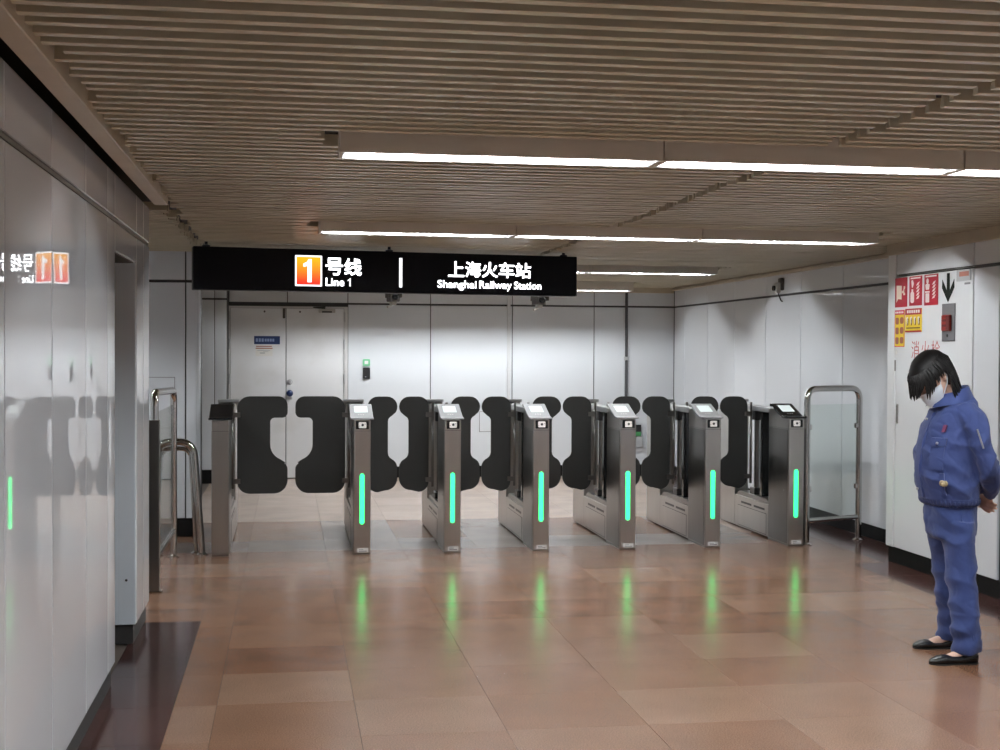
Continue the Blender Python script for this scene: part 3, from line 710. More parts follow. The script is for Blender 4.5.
# bent handrail beside it
t = thing('handrail', 'low bent stainless handrail with sloping legs next to the end gate', 'handrail', (-.64,10.255,0))
bm = bmesh.new(); tube(bm, bend([(0,0,.004),(-.065,0,.855),(-.33,0,.855),(-.33,0,.004)], .11, 8), .027, 16); obj('rail_tube', bm, 'polished', t, True, 50)
bm = bmesh.new(); tube(bm, bend([(-.045,.07,.004),(-.09,.07,.80),(-.33,.07,.80)], .08, 6), .018, 14); obj('inner_rail', bm, 'polished', t, True, 50)
for x, y_ in ((0,0),(-.045,.07),(-.33,0)):
    bm = bmesh.new(); flange(bm, x, y_); obj('foot_flange', bm, 'polished', t, True, 40)

# ------------------------------------------------------------------ cameras, boxes and notices
def camera_unit(label, loc, rz, drop):
    t = thing('security_camera', label, 'camera', loc, rz, 'security cameras')
    bm = bmesh.new(); tube(bm, [(0,0,drop),(0,0,.05)], .014, 10); lathe(bm, [(.035,drop-.02),(.035,drop)], seg=14); obj('stem', bm, 'cam_dark', t, True)
    bm = bmesh.new(); box(bm, -.05,.05,-.10,.09,-.02,.07,.008); obj('housing', bm, 'cam_dark', t)
    bm = bmesh.new(); box(bm, -.065,.065,-.13,.08,.07,.078); box(bm, -.065,-.058,-.13,.08,.02,.078); box(bm, .058,.065,-.13,.08,.02,.078); obj('sunshield', bm, 'cam_dark', t)
    bm = bmesh.new(); lathe(bm, [(.001,0),(.03,0),(.03,.02),(.02,.022),(.001,.018)], seg=16); obj('lens', bm, 'black_gloss', t, True, mtx=frame_mtx((0,-.10,.025),(1,0,0),(0,0,1)))
    bm = bmesh.new(); tube(bm, [(-.02,.02,-.02),(-.02,.02,-.06),(-.055,0,-.07)], .012, 8); box(bm, -.02,.03,-.03,.03,-.05,-.02,.004); obj('bracket', bm, 'cam_pale', t)
camera_unit('small dark security camera below the white divider of the sign', (1.01,13.0,2.045), .1, .31)
camera_unit('small dark security camera below the end of the sign lettering', (2.46,13.0,2.03), .1, .32)
t = thing('security_camera', 'grey camera fixed high on the panelled wall near the gates', 'camera', mtx=on_right(4.80,12.48,2.19), group='security cameras')
bm = bmesh.new(); box(bm, -.035,.035,-.03,.09,0,.04,.006); obj('mount', bm, 'cam_dark', t)
bm = bmesh.new(); box(bm, -.035,.035,-.06,.045,.03,.085,.012); obj('housing', bm, 'cam_pale', t)
bm = bmesh.new(); lathe(bm, [(.001,0),(.026,0),(.026,.02),(.001,.016)], seg=14); obj('lens', bm, 'black_gloss', t, True, mtx=Matrix.Translation((0,-.01,.085)))
bm = bmesh.new(); tube(bm, [(0,-.06,.05),(0,-.13,.02),(0,-.14,.004)], .007, 6); obj('cable', bm, 'cable', t)
# conduits
bm = bmesh.new(); tube(bm, [(4.176,YB-.022,.0),(4.176,YB-.022,2.30)], .018, 10)
t = thing('conduit', 'dark vertical conduit on the back wall near its corner', 'conduit'); obj('pipe', bm, 'conduit', t, True)
bm = bmesh.new(); box(bm, 4.15,4.20,YB-.04,YB,1.44,1.49,.006); obj('junction_clip', bm, 'grey_box', t)
t = thing('conduit', 'pale square conduit on the back wall below the sign', 'conduit')
bm = bmesh.new(); box(bm, 2.668,2.706,YB-.022,YB,.0,2.30,.003); obj('cover', bm, 'conduit_white', t)
for z in (.6,1.3,2.0): bm = bmesh.new(); box(bm, 2.662,2.712,YB-.025,YB,z,z+.03,.002); obj('clip', bm, 'conduit_white', t)
# door plate and notice
t = thing('door_plate', 'small navy blue name plate on the white door', 'sign', mtx=on_back(-.403,YB-.012,1.618))
bm = bmesh.new(); box(bm, 0,.305,0,.098,0,.006,.002); obj('plate', bm, 'blue_plate', t)
bm = bmesh.new()
for k in range(3): box(bm, .02+k*.034,.045+k*.034,.03,.07,.006,.007); 
for k in range(4): box(bm, .125+k*.03,.148+k*.03,.033,.067,.006,.007)
obj('print_marks', bm, 'text_pale', t)
t = thing('notice', 'small white paper notice with red heading on the door', 'notice', mtx=on_back(-.385,YB-.012,1.475))
bm = bmesh.new(); box(bm, 0,.2,0,.135,0,.002); obj('sheet', bm, 'paper', t)
bm = bmesh.new(); box(bm, .0,.2,.088,.10,.002,.003); box(bm, .005,.19,.112,.122,.002,.003); obj('heading', bm, 'rust_print', t)
bm = bmesh.new(); box(bm, .02,.17,.062,.07,.002,.003); box(bm, .05,.11,.03,.045,.002,.003); box(bm, .09,.15,.05,.056,.002,.003); obj('text_lines', bm, 'grey_box', t)
# door release: green button over a black reader
t = thing('exit_button', 'small green framed button above the black card reader', 'button', mtx=on_back(.893,YB,1.362))
bm = bmesh.new(); prism(bm, rrect(0,.088,0,.082,.012), 0, .02); obj('frame', bm, 'green_frame', t)
bm = bmesh.new(); prism(bm, rrect(.022,.066,.022,.062,.006), .02, .026); obj('push_button', bm, 'white', t)
t = thing('card_reader', 'slim black card reader on the wall beside the door', 'card reader', mtx=on_back(.895,YB,1.205))
bm = bmesh.new(); prism(bm, rrect(0,.086,0,.138,.012), 0, .025, .003); obj('body', bm, 'black', t)
bm = bmesh.new(); box(bm, .025,.04,.02,.03,.025,.027); obj('indicator', bm, 'grey_box', t)
# exit light by the fifth gate
t = thing('exit_light', 'small black and green exit light low on the back wall', 'sign', mtx=on_back(4.245,YB,.49))
bm = bmesh.new(); box(bm, 0,.125,0,.145,0,.04,.004); obj('case', bm, 'black_gloss', t)
bm = bmesh.new(); box(bm, .03,.125-.005,.006,.058,.04,.042); obj('green_band', bm, 'green_print', t)
bm = bmesh.new(); prism(bm, [(.02,.062),(.04,.03),(.052,.03),(.056,.062),(.04,.088)], .042, .044); obj('running_symbol', bm, 'green_lit', t)
t = thing('wall_box', 'grey metal box just under the exit light', 'box', mtx=on_back(4.245,YB,.352))
bm = bmesh.new(); box(bm, 0,.15,0,.135,0,.05,.004); obj('case', bm, 'grey_box', t)
bm = bmesh.new(); box(bm, .01,.14,.01,.125,.05,.053,.001); obj('lid', bm, 'grey_box', t)
t = thing('access_hatch', 'small square access hatch outlined on the back wall', 'hatch', mtx=on_back(2.33,YB-.001,.56))
bm = bmesh.new(); box(bm, 0,.24,0,.24,0,.006,.002); obj('hatch_door', bm, 'enamel', t)
bm = bmesh.new(); box(bm, -.006,.246,-.006,0,0,.004); box(bm, -.006,0,0,.246,0,.004); box(bm, .24,.246,0,.246,0,.004); box(bm, -.006,.246,.24,.246,0,.004); obj('hatch_frame', bm, 'grey_mark', t)

# ------------------------------------------------------------------ fire cabinet and what is fixed to it
t = thing('fire_cabinet', 'white fire hydrant cabinet door with red characters behind the worker', 'cabinet', mtx=on_right(XC+TH, 9.22, .118))
W_, H_ = 9.22-8.108, 2.107-.118
link('door', panel_mesh(W_, H_, .0008, TH, 'enamel_satin'), t)
bm = bmesh.new(); box(bm, .004, W_-.004, .004, H_-.004, -.095, -.001); obj('cabinet_body', bm, 'white', t)
bm = bmesh.new(); prism(bm, rrect(.026,.052,.915,1.058,.006), TH, TH+.006); hd = obj('handle', bm, 'steel', t)
bm = bmesh.new(); box(bm, .033,.045,.925,1.048,TH+.006,TH+.010,.002); obj('grip', bm, 'steel_dark', hd)
bm = bmesh.new(); box(bm, .004,.03,1.42,1.46,TH,TH+.008,.003); obj('latch', bm, 'sticker', t)
bm = bmesh.new(); box(bm, -.006,.006,1.30,1.38,TH-.002,TH+.008,.002); obj('hinge', bm, 'steel_dark', t)
CZ = .118
link('lettering', text_mesh('消火栓', .42, .125, .001, 'red_print', -.012, 1.25), t, loc=(.255, 1.512-CZ, TH+.0015))
def R_(y, z): return on_right(XC-.0012, y, z)
def fire_sign(label, y, z, w_, h_, kind):
    t = thing('fire_sign', label, 'sign', mtx=R_(y, z), group='red fire equipment signs')
    bm = bmesh.new(); box(bm, 0, w_, 0, h_, 0, .003); obj('plate', bm, 'sign_red', t)
    bm = bmesh.new()
    if kind == 0:
        prism(bm, [(.03,.035),(.055,.06),(.11,.055),(.112,.155),(.03,.16)], .003, .004)
        prism(bm, [(.118,.10),(.138,.10),(.138,.085),(.165,.085),(.165,.10),(.152,.105),(.152,.125),(.165,.135),(.165,.15),(.145,.15),(.138,.118),(.118,.118)], .003, .004)
    else:
        x = .02
        if kind == 1:
            prism(bm, rrect(x+.0,x+.055,.02,.10,.018), .003, .004); box(bm, x+.015,x+.04,.10,.118,.003,.004)
            prism(bm, [(x+.02,.13),(x+.035,.13),(x+.05,.16),(x+.035,.185),(x+.01,.18)], .003, .004)
        else:
            prism(bm, rrect(x,x+.055,.02,.085,.006), .003, .004); box(bm, x-.006,x+.06,.088,.10,.003,.004)
            ball(bm, (x+.028,.17,.0035), (.02,.02,.0005), 12, 5); prism(bm, [(x+.005,.11),(x+.05,.11),(x+.06,.145),(x+.028,.155),(x-.004,.145)], .003, .004)
        for k in range(5):
            z0 = .045+k*.024
            prism(bm, [(w_-.085,z0),(w_-.05,z0+.004),(w_-.03,z0+.028),(w_-.062,z0+.020)], .003, .004)
        box(bm, .02, w_-.02, h_-.018, h_-.008, .003, .004)
    obj('pictogram', bm, 'sign_cream' if kind == 0 else 'sign_white', t)
fire_sign('red sign with a cream hose box symbol beside the cabinet edge', 9.235, 1.885, .195, .213, 0)
fire_sign('red sign with a white bottle-shaped extinguisher and slanted stripes, middle of three', 9.003, 1.889, .19, .209, 1)
fire_sign('red sign with a white figure above a box and slanted stripes, beside the arrow', 8.775, 1.884, .198, .215, 2)
t = thing('safety_notice', 'tall narrow yellow safety notice with crimson heading', 'notice', mtx=R_(9.23, 1.595))
bm = bmesh.new(); box(bm, 0,.155,0,.268,0,.003); obj('sheet', bm, 'yellow', t)
bm = bmesh.new(); box(bm, 0,.155,.235,.268,.003,.004); box(bm, 0,.155,0,.006,.003,.004); box(bm, 0,.005,0,.268,.003,.004); box(bm, .15,.155,0,.268,.003,.004); obj('heading', bm, 'pink_red', t)
bm = bmesh.new()
for k in range(3):
    z0 = .02+k*.072
    prism(bm, rrect(.015,.065,z0,z0+.05,.012), .003, .004); prism(bm, rrect(.085,.14,z0+.004,z0+.052,.018), .003, .004)
obj('pictogram', bm, 'rust_print', t)
bm = bmesh.new()
for k in range(5): box(bm, .012+k*.027,.03+k*.027,.245,.258,.004,.005)
obj('heading_text', bm, 'sign_white', t)
t = thing('safety_notice', 'wider yellow notice with red heading and four small figures', 'notice', mtx=R_(9.063, 1.70))
bm = bmesh.new(); box(bm, 0,.252,0,.169,0,.003); obj('sheet', bm, 'yellow', t)
bm = bmesh.new(); box(bm, 0,.252,.125,.169,.003,.004); box(bm, 0,.252,0,.012,.003,.004); obj('heading', bm, 'sign_red', t)
bm = bmesh.new()
for k in range(6): box(bm, .03+k*.034,.054+k*.034,.137,.158,.004,.005)
for k in range(4): prism(bm, [(.018+k*.058,.105),(.042+k*.058,.112),(.046+k*.058,.07),(.03+k*.058,.055),(.024+k*.058,.08)], .003, .004)
obj('pale_print', bm, 'sign_white', t)
bm = bmesh.new()
for k in range(4): prism(bm, [(.04+k*.058,.10),(.052+k*.058,.098),(.048+k*.058,.05),(.034+k*.058,.048)], .003, .004)
box(bm, .02,.23,.026,.034,.003,.004); obj('dark_print', bm, 'dark_print', t)
bm = bmesh.new(); prism(bm, [(.0,.055),(.088,-.055+.055-.055),(.0,.0)], 0, .001); bm.free()
bm = bmesh.new(); prism(bm, [(.085,0),(.170,.098),(.168,.155),(.108,.082),(.105,.198),(.068,.198),(.066,.082),(.004,.158),(.0,.10)], 0, .0015)
t = thing('arrow_decal', 'black downward arrow decal above the grey alarm box', 'arrow', mtx=R_(8.522, 1.895)); obj('arrow', bm, 'arrow_print', t)
t = thing('fire_alarm', 'grey alarm plate with a red call point under the black arrow', 'alarm', mtx=R_(8.512, 1.630))
bm = bmesh.new(); box(bm, 0,.178,0,.256,0,.005,.001); obj('plate', bm, 'alarm_plate', t)
bm = bmesh.new(); box(bm, .02,.14,.07,.18,.005,.022,.006); cp = obj('call_point', bm, 'alarm_red', t)
bm = bmesh.new(); box(bm, .088,.139,.075,.175,.020,.025,.003); box(bm, .04,.085,.10,.115,.020,.024); box(bm, .04,.085,.135,.15,.020,.024); obj('press_window', bm, 'alarm_dark', cp)
bm = bmesh.new(); lathe(bm, [(.001,0),(.01,0),(.01,.004),(.001,.004)], (.08,.04,.005), 10); obj('keyhole', bm, 'black', t)
t = thing('label_plate', 'small grey plate with a dull red stripe at the cabinet top', 'plate', mtx=R_(8.316, 2.03))
bm = bmesh.new(); box(bm, 0,.185,0,.075,0,.006,.002); obj('plate', bm, 'grey_box', t)
bm = bmesh.new(); box(bm, .04,.165,.03,.062,.006,.007); obj('stripe', bm, 'rust_print', t)
bm = bmesh.new(); box(bm, .10,.175,-.025,-.012,0,.0012); obj('maker_print', bm, 'grey_mark', t)

# ------------------------------------------------------------------ the worker
def remeshed(bm, name, material, voxel, smooth_it=4, disp=None):
    bmesh.ops.recalc_face_normals(bm, faces=bm.faces)
    me = bpy.data.meshes.new(name); bm.to_mesh(me); bm.free()
    o = bpy.data.objects.new(name, me); C.objects.link(o)
    r = o.modifiers.new('r', 'REMESH'); r.mode = 'VOXEL'; r.voxel_size = voxel; r.use_smooth_shade = True
    s_ = o.modifiers.new('s', 'SMOOTH'); s_.factor = .5; s_.iterations = smooth_it
    bpy.context.view_layer.update(); dg = bpy.context.evaluated_depsgraph_get()
    out = bpy.data.meshes.new_from_object(o.evaluated_get(dg))
    bpy.data.objects.remove(o); bpy.data.meshes.remove(me)
    if disp:
        nrm = [v.normal.copy() for v in out.vertices]
        for v, n in zip(out.vertices, nrm): v.co += n*disp(v.co)
    out.materials.clear(); out.materials.append(M[material])
    for p in out.polygons: p.use_smooth = True
    out.name = name
    return out
def hring(bm, cx, cy, z, a, b_, seg=28, ex=2.3):
    vs = []
    for k in range(seg):
        t_ = 2*PI*k/seg; c_, s_ = math.cos(t_), math.sin(t_)
        vs.append(bm.verts.new((cx+a*math.copysign(abs(c_)**(2/ex), c_), cy+b_*math.copysign(abs(s_)**(2/ex), s_), z)))
    return vs
PX, PY = 3.34, 6.35
person = thing('person', 'person in blue work uniform and face mask, head bowed, hands behind back', 'person', (PX, PY, 0))
# all coordinates below are relative to (PX, PY): forward is -x, the near (left) side is -y
def lx(x): return x-PX
# --- head frame
TH_ = math.radians(46)
hu = Vector((-math.sin(TH_), 0, math.cos(TH_))); hf = Vector((-math.cos(TH_), 0, -math.sin(TH_))); hs = Vector((0,-1,0))
P0 = Vector((lx(3.325), -.005, 1.352))
yaw_h = Matrix.Rotation(math.radians(4), 3, 'Z'); hf = yaw_h@hf; hu = yaw_h@hu; hs = yaw_h@hs
HR = [(0,.058,.016,.018),(.012,.050,.034,.030),(.03,.034,.055,.045),(.055,.016,.076,.058),(.085,.004,.089,.066),(.115,0,.094,.070),(.145,-.002,.096,.073),(.175,-.006,.091,.070),(.20,-.010,.076,.060),(.217,-.014,.052,.042),(.226,-.016,.02,.018)]
def hp(f, s, z): return P0 + hf*f + hs*s + hu*z
def hsurf(z, phi, off=0.0):
    """point on the head at height z, azimuth phi (0 = front, + = near side)"""
    for i in range(len(HR)-1):
        if HR[i][0] <= z <= HR[i+1][0]: break
    t_ = max(0, min(1, (z-HR[i][0])/(HR[i+1][0]-HR[i][0])))
    fo, a, b_ = [HR[i][k]*(1-t_)+HR[i+1][k]*t_ for k in (1,2,3)]
    return hp(fo+(a+off)*math.cos(phi), (b_+off)*math.sin(phi), z)
bm = bmesh.new()
rings = []
for z, fo, a, b_ in HR: rings.append([bm.verts.new(hp(fo+a*math.cos(2*PI*k/24), b_*math.sin(2*PI*k/24), z)) for k in range(24)])
skin_rings(bm, rings)
tube(bm, [hp(.092,0,.128), hp(.104,0,.105), hp(.112,0,.088), hp(.098,0,.078)], [.008,.011,.014,.009], 10)      # nose
for s_ in (-1,1):
    ball(bm, hp(.094,s_*.017,.082), (.010,.010,.008), 8, 6)                                                  # nostril wings
    ball(bm, hp(.072,s_*.034,.128), (.018,.018,.010), 10, 7)                                                  # brows
    tube(bm, [hp(-.006,s_*.066,.085), hp(-.010,s_*.078,.10), hp(-.016,s_*.080,.125), hp(-.006,s_*.072,.135), hp(.004,s_*.068,.12)], [.008,.010,.011,.009,.006], 8)   # ears
ball(bm, hp(.090,0,.052), (.016,.018,.007), 10, 6)                                                           # lips
# neck, trunk
tube(bm, [Vector((lx(3.375),0,1.20)), Vector((lx(3.372),0,1.29)), Vector((lx(3.345),0,1.345)), hp(-.02,0,.075)], [.075,.058,.053,.052], 16)
tr = [hring(bm, lx(cx), 0, z, a, b_, 20) for z, cx, a, b_ in ((.68,3.355,.08,.11),(.80,3.345,.075,.105),(.95,3.335,.075,.105),(1.10,3.345,.085,.115),(1.20,3.36,.08,.12),(1.265,3.37,.06,.10),(1.30,3.375,.045,.06))]
skin_rings(bm, tr)
def arm_path(s): return [Vector((lx(3.372), s*.125, 1.25)), Vector((lx(3.402), s*.176, 1.13)), Vector((lx(3.444), s*.190, .995)), Vector((lx(3.495), s*.145, .90)), Vector((lx(3.528), s*.066, .836))]
for s in (-1,1): tube(bm, arm_path(s), [.042,.038,.034,.031,.024], 14)
def leg_path(s):
    if s < 0: return [Vector((lx(3.352),-.074,.70)), Vector((lx(3.352),-.118,.42)), Vector((lx(3.355),-.155,.20)), Vector((lx(3.360),-.174,.07))]
    return [Vector((lx(3.352),.074,.70)), Vector((lx(3.388),.108,.42)), Vector((lx(3.428),.142,.20)), Vector((lx(3.432),.162,.07))]
for s in (-1,1):
    p = leg_path(s); tube(bm, p, [.056,.046,.040,.030], 14)
    a = p[-1]; yw = .018                         # feet: instep, ball and toes inside the flats
    tube(bm, [a+Vector((.045,0,-.030)), a+Vector((.0,0,-.022)), a+Vector((-.06,yw*.3,-.034)), a+Vector((-.115,yw*.6,-.048)), a+Vector((-.165,yw,-.056))], [(.024,.026),(.036,.030),(.026,.033),(.017,.035),(.010,.026)], 12)
# hands: palm, four fingers of different length and a thumb each; the near hand holds the far one
def hand(bm, w, dirv, side, palm_n, curl):
    dirv = dirv.normalized(); n = palm_n.normalized(); side = side.normalized()
    tube(bm, [w-dirv*.01, w+dirv*.02, w+dirv*.055, w+dirv*.085], [(.017,.024),(.017,.034),(.015,.040),(.012,.037)] if abs(frames([w, w+dirv])[0][1].dot(n)) > .7 else [(.024,.017),(.034,.017),(.040,.015),(.037,.012)], 14)
    for k, (o_, l_, r_) in enumerate(((-.030,.062,.0078),(-.010,.072,.0084),(.011,.068,.0082),(.030,.052,.0072))):
        p0 = w+dirv*.078+side*o_; c1, c2, c3 = curl*.6, curl*1.3, curl*1.9
        pts = [p0]; 
        for j, (f_, ang) in enumerate(((.45,c1),(.32,c2),(.23,c3))):
            pts.append(pts[-1]+(dirv*math.cos(ang)+n*math.sin(ang))*l_*f_)
        tube(bm, [p0-dirv*.02]+pts, [r_*1.05,r_*1.05,r_,r_*.92,r_*.7], 8)
    b0 = w+dirv*.018-side*.030
    tube(bm, [b0, b0+(-side*.8+dirv*.6)*.03+n*.006, b0+(-side*.7+dirv*.9)*.052+n*.014, b0+(-side*.3+dirv*1.1)*.066+n*.022], [.012,.0105,.009,.0065], 8)
wn = arm_path(-1)[-1]; wf = arm_path(1)[-1]
hand(bm, wn+Vector((.012,.015,-.012)), Vector((.25,.85,-.42)), Vector((-.35,-.30,-.85)), Vector((-.9,.25,.2)), .75)
hand(bm, wf+Vector((-.002,-.012,-.012)), Vector((.10,-.80,-.55)), Vector((-.15,.55,-.8)), Vector((.95,.1,.1)), .45)
link('body', remeshed(bm, 'body', 'skin', .0052, 3), person)
# eyes and brows
for s_ in (-1,1):
    bm = bmesh.new(); tube(bm, [hp(.083,s_*.018,.112), hp(.086,s_*.031,.1135), hp(.074,s_*.046,.112)], [.003,.0052,.003], 8); obj('eye', bm, 'black_gloss', person, True)
    bm = bmesh.new(); tube(bm, [hp(.093,s_*.014,.134), hp(.092,s_*.032,.139), hp(.078,s_*.050,.134)], [.003,.004,.0025], 6); obj('eyebrow', bm, 'hair', person, True)
# --- surgical mask
bm = bmesh.new(); nz_, nphi = 11, 22; gin, gout = [], []
for i in range(nz_+1):
    z = .004+.094*i/nz_; ri, ro = [], []
    for j in range(nphi+1):
        ph = (-1+2*j/nphi)*math.radians(78)
        bulge = .014*math.cos(ph)**4*math.sin(PI*min(1,max(0,(z+.02)/.13)))+.012*math.cos(ph)**10
        pleat = .0015*math.sin(z*220)
        zz = z+.012*(1-math.cos(ph))*(1 if i < 4 else 0) - .012*(1-math.cos(ph))*(1 if i > 8 else 0)
        ri.append(bm.verts.new(hsurf(max(0.001,zz), ph, .004+bulge)+hf*(.012 if z < .02 else .004)*math.cos(ph))); ro.append(bm.verts.new(hsurf(max(0.001,zz), ph, .0075+bulge+pleat)+hf*(.012 if z < .02 else .004)*math.cos(ph)))
    gin.append(ri); gout.append(ro)
for i in range(nz_):
    for j in range(nphi):
        bm.faces.new((gout[i][j], gout[i][j+1], gout[i+1][j+1], gout[i+1][j])); bm.faces.new((gin[i][j], gin[i+1][j], gin[i+1][j+1], gin[i][j+1]))
for i in range(nz_):
    for j in (0, nphi): bm.faces.new((gin[i][j], gout[i][j], gout[i+1][j], gin[i+1][j]))
for j in range(nphi):
    for i in (0, nz_): bm.faces.new((gin[i][j], gin[i][j+1], gout[i][j+1], gout[i][j]))
mk = obj('face_mask', bm, 'mask', person, True, 60)
for s_ in (-1,1):
    bm = bmesh.new(); q = math.radians(76)*s_
    tube(bm, [hsurf(.09,q,.009), hp(.0,s_*.080,.128), hp(-.024,s_*.082,.135), hp(-.026,s_*.080,.10), hp(-.006,s_*.074,.07), hsurf(.02,q,.009)], .0022, 6); obj('ear_loop', bm, 'mask', mk, True)
# --- hair: scalp cap, then locks that hang straight down from it
rh = random.Random(11)
bm = bmesh.new()
NP = 56; cap = []
lev = [.2255,.219,.205,.188,.168,.148]
for z in lev: cap.append([bm.verts.new(hsurf(z, 2*PI*k/NP, .016 if z > .21 else .020)+hu*(.014 if z > .215 else .006)) for k in range(NP)])
low = []
for k in range(NP):
    ph = 2*PI*k/NP; c_ = math.cos(ph)
    zb = .150 if c_ > .55 else (.128 if abs(ph-PI/2) < .35 or abs(ph-1.5*PI) < .35 else .10 if c_ > -.2 else .045)
    low.append(zb)
for f_ in (.5, 1.0): cap.append([bm.verts.new(hsurf(.148+(low[k]-.148)*f_, 2*PI*k/NP, .019)) for k in range(NP)])
cap.append([bm.verts.new(hsurf(low[k], 2*PI*k/NP, .004)) for k in range(NP)])
skin_rings(bm, cap, False); bm.faces.new(cap[0])
def lock(ph, z0, length, r, lean):
    p = [hsurf(.20, ph, .016), hsurf((.20+z0)/2, ph, .023), hsurf(z0, ph, .022)]
    d_ = (p[-1]-p[-2]).normalized(); q = p[-1]
    for j in range(4):
        d_ = (d_*.45+Vector((lean[0], lean[1], -1))*.55).normalized(); q = q+d_*length/4; p.append(q)
    tube(bm, p, [(r*.7,r*1.4),(r,r*1.9),(r,r*2.0),(r,r*1.9),(r*.9,r*1.6),(r*.7,r*1.2),(r*.2,r*.35)], 7)
for k in range(150):
    ph = rh.uniform(-PI, PI); c_ = math.cos(ph); a_ = abs(ph)
    if a_ < .75: lock(ph, rh.uniform(.158,.172), rh.uniform(.045,.085), rh.uniform(.004,.006), (rh.uniform(-.12,.05), rh.uniform(-.08,.08)))
    elif a_ < 1.25: lock(ph, rh.uniform(.14,.155), rh.uniform(.045,.085), rh.uniform(.004,.006), (rh.uniform(-.05,.08), 0))
    elif a_ < 1.85: lock(ph, rh.uniform(.145,.16), rh.uniform(.02,.045), rh.uniform(.0045,.006), (.35, 0))
    else: lock(ph, rh.uniform(.06,.10), rh.uniform(.07,.12), rh.uniform(.005,.007), (rh.uniform(.22,.55), rh.uniform(-.1,.05)))
obj('hair', bm, 'hair', person, True, 70)

# --- jacket
def fold(p, s1, s2, amp, k=1.0):
    n1 = noise.noise(Vector((p.x*s1, p.y*s1, p.z*s2)))
    n2 = noise.noise(Vector((p.x*s2*1.2+5, p.y*s1*.9, p.z*s1*1.1+3)))
    n3 = noise.noise(Vector((p.x*14+p.z*16, p.y*14-p.z*7, p.z*9-p.x*12)))
    return amp*(abs(n1)*-1.6+.5) + amp*.6*n2 - amp*.7*max(0, .30-abs(n3))**1.5*3
def drape(p):
    """slanting cloth folds, strongest in patches"""
    q = Vector((p.x*5.5, p.y*5.5, p.z*5.5))
    wv = noise.noise(q)*3.2
    mask = max(0.0, min(1.0, noise.noise(Vector((p.x*6+9, p.y*6, p.z*4.5+2)))*1.8+.55))
    s_ = p.z*46 + p.x*34 + wv
    s2 = p.z*30 - p.x*40 + wv*1.3
    return .0080*mask*(1-abs(math.sin(s_*.5))*2) + .0055*(1-mask)*(1-abs(math.sin(s2*.5))*2)
bm = bmesh.new()
JT = ((.778,3.345,.120,.150),(.790,3.345,.134,.164),(.82,3.342,.142,.170),(.87,3.332,.152,.174),(.95,3.326,.152,.172),(1.05,3.330,.148,.168),(1.14,3.342,.140,.166),(1.21,3.356,.126,.162),(1.265,3.368,.106,.148),(1.305,3.374,.086,.112),(1.332,3.368,.070,.078),(1.345,3.364,.060,.062))
skin_rings(bm, [hring(bm, lx(cx), 0, z, a, b_, 32) for z, cx, a, b_ in JT])
for s in (-1,1):
    p = arm_path(s)
    path = [Vector((lx(3.370), s*.095, 1.268)), Vector((lx(3.380), s*.148, 1.225)), Vector((lx(3.402), s*.176, 1.13)), Vector((lx(3.432), s*.192, 1.02)), Vector((lx(3.460), s*.186, .965)), Vector((lx(3.492), s*.150, .90)), Vector((lx(3.522), s*.090, .850)), Vector((lx(3.530), s*.066, .834))]
    tube(bm, path, [.062,.068,.062,.057,.056,.050,.042,.036], 18)
jk = link('jacket', remeshed(bm, 'jacket', 'jacket', .0068, 5, lambda p: fold(p, 8, 4.0, .009)+drape(p) if p.z > .81 else .004*math.sin(math.atan2(p.y, p.x)*46)), person)
jk['label'] = 'loose blue work jacket'
# collar: folded band, open at the throat
bm = bmesh.new(); inn, outr, tip = [], [], []
NC = 26
for j in range(NC+1):
    ph = (-1+2*j/NC)*math.radians(160)          # 0 = nape
    dx, dy = math.cos(ph), math.sin(ph)
    fr_ = (1-math.cos(ph))/2                    # 1 at the throat
    cx = lx(3.362)
    inn.append(Vector((cx+.062*dx-.010*fr_, .062*dy, 1.382-.050*fr_))); outr.append(Vector((cx+.072*dx-.018*fr_, .073*dy, 1.389-.050*fr_)))
    tip.append(Vector((cx+.098*dx-.040*fr_, .105*dy, 1.332-.052*fr_)))
base = [Vector((v.x, v.y, v.z-.05)) for v in inn]
tip2 = [v+Vector((-.004*math.cos(0),0,-.006)) for v in tip]
rows_ = [[bm.verts.new(v) for v in r_] for r_ in (base, inn, outr, tip, tip2, [a*.5+b_*.5+Vector((0,0,-.012)) for a, b_ in zip(outr, tip)])]
for a, b_ in zip(rows_[:-1], rows_[1:]):
    for j in range(NC): bm.faces.new((a[j], a[j+1], b_[j+1], b_[j]))
obj('collar', bm, 'jacket', jk, True, 70)
def on_jacket(ph, z, off=.012):
    """point on the jacket shell, azimuth ph from straight ahead towards the near side"""
    for i in range(len(JT)-1):
        if JT[i][0] <= z <= JT[i+1][0]: break
    t_ = (z-JT[i][0])/(JT[i+1][0]-JT[i][0]); cx, a, b_ = [JT[i][k]*(1-t_)+JT[i+1][k]*t_ for k in (1,2,3)]
    ex = 2.3; c_, s_ = math.cos(ph), math.sin(ph)
    return Vector((lx(cx)-(a+off)*abs(c_)**(2/ex)*(1 if c_ > 0 else -1), -(b_+off)*math.copysign(abs(s_)**(2/ex), s_), z))
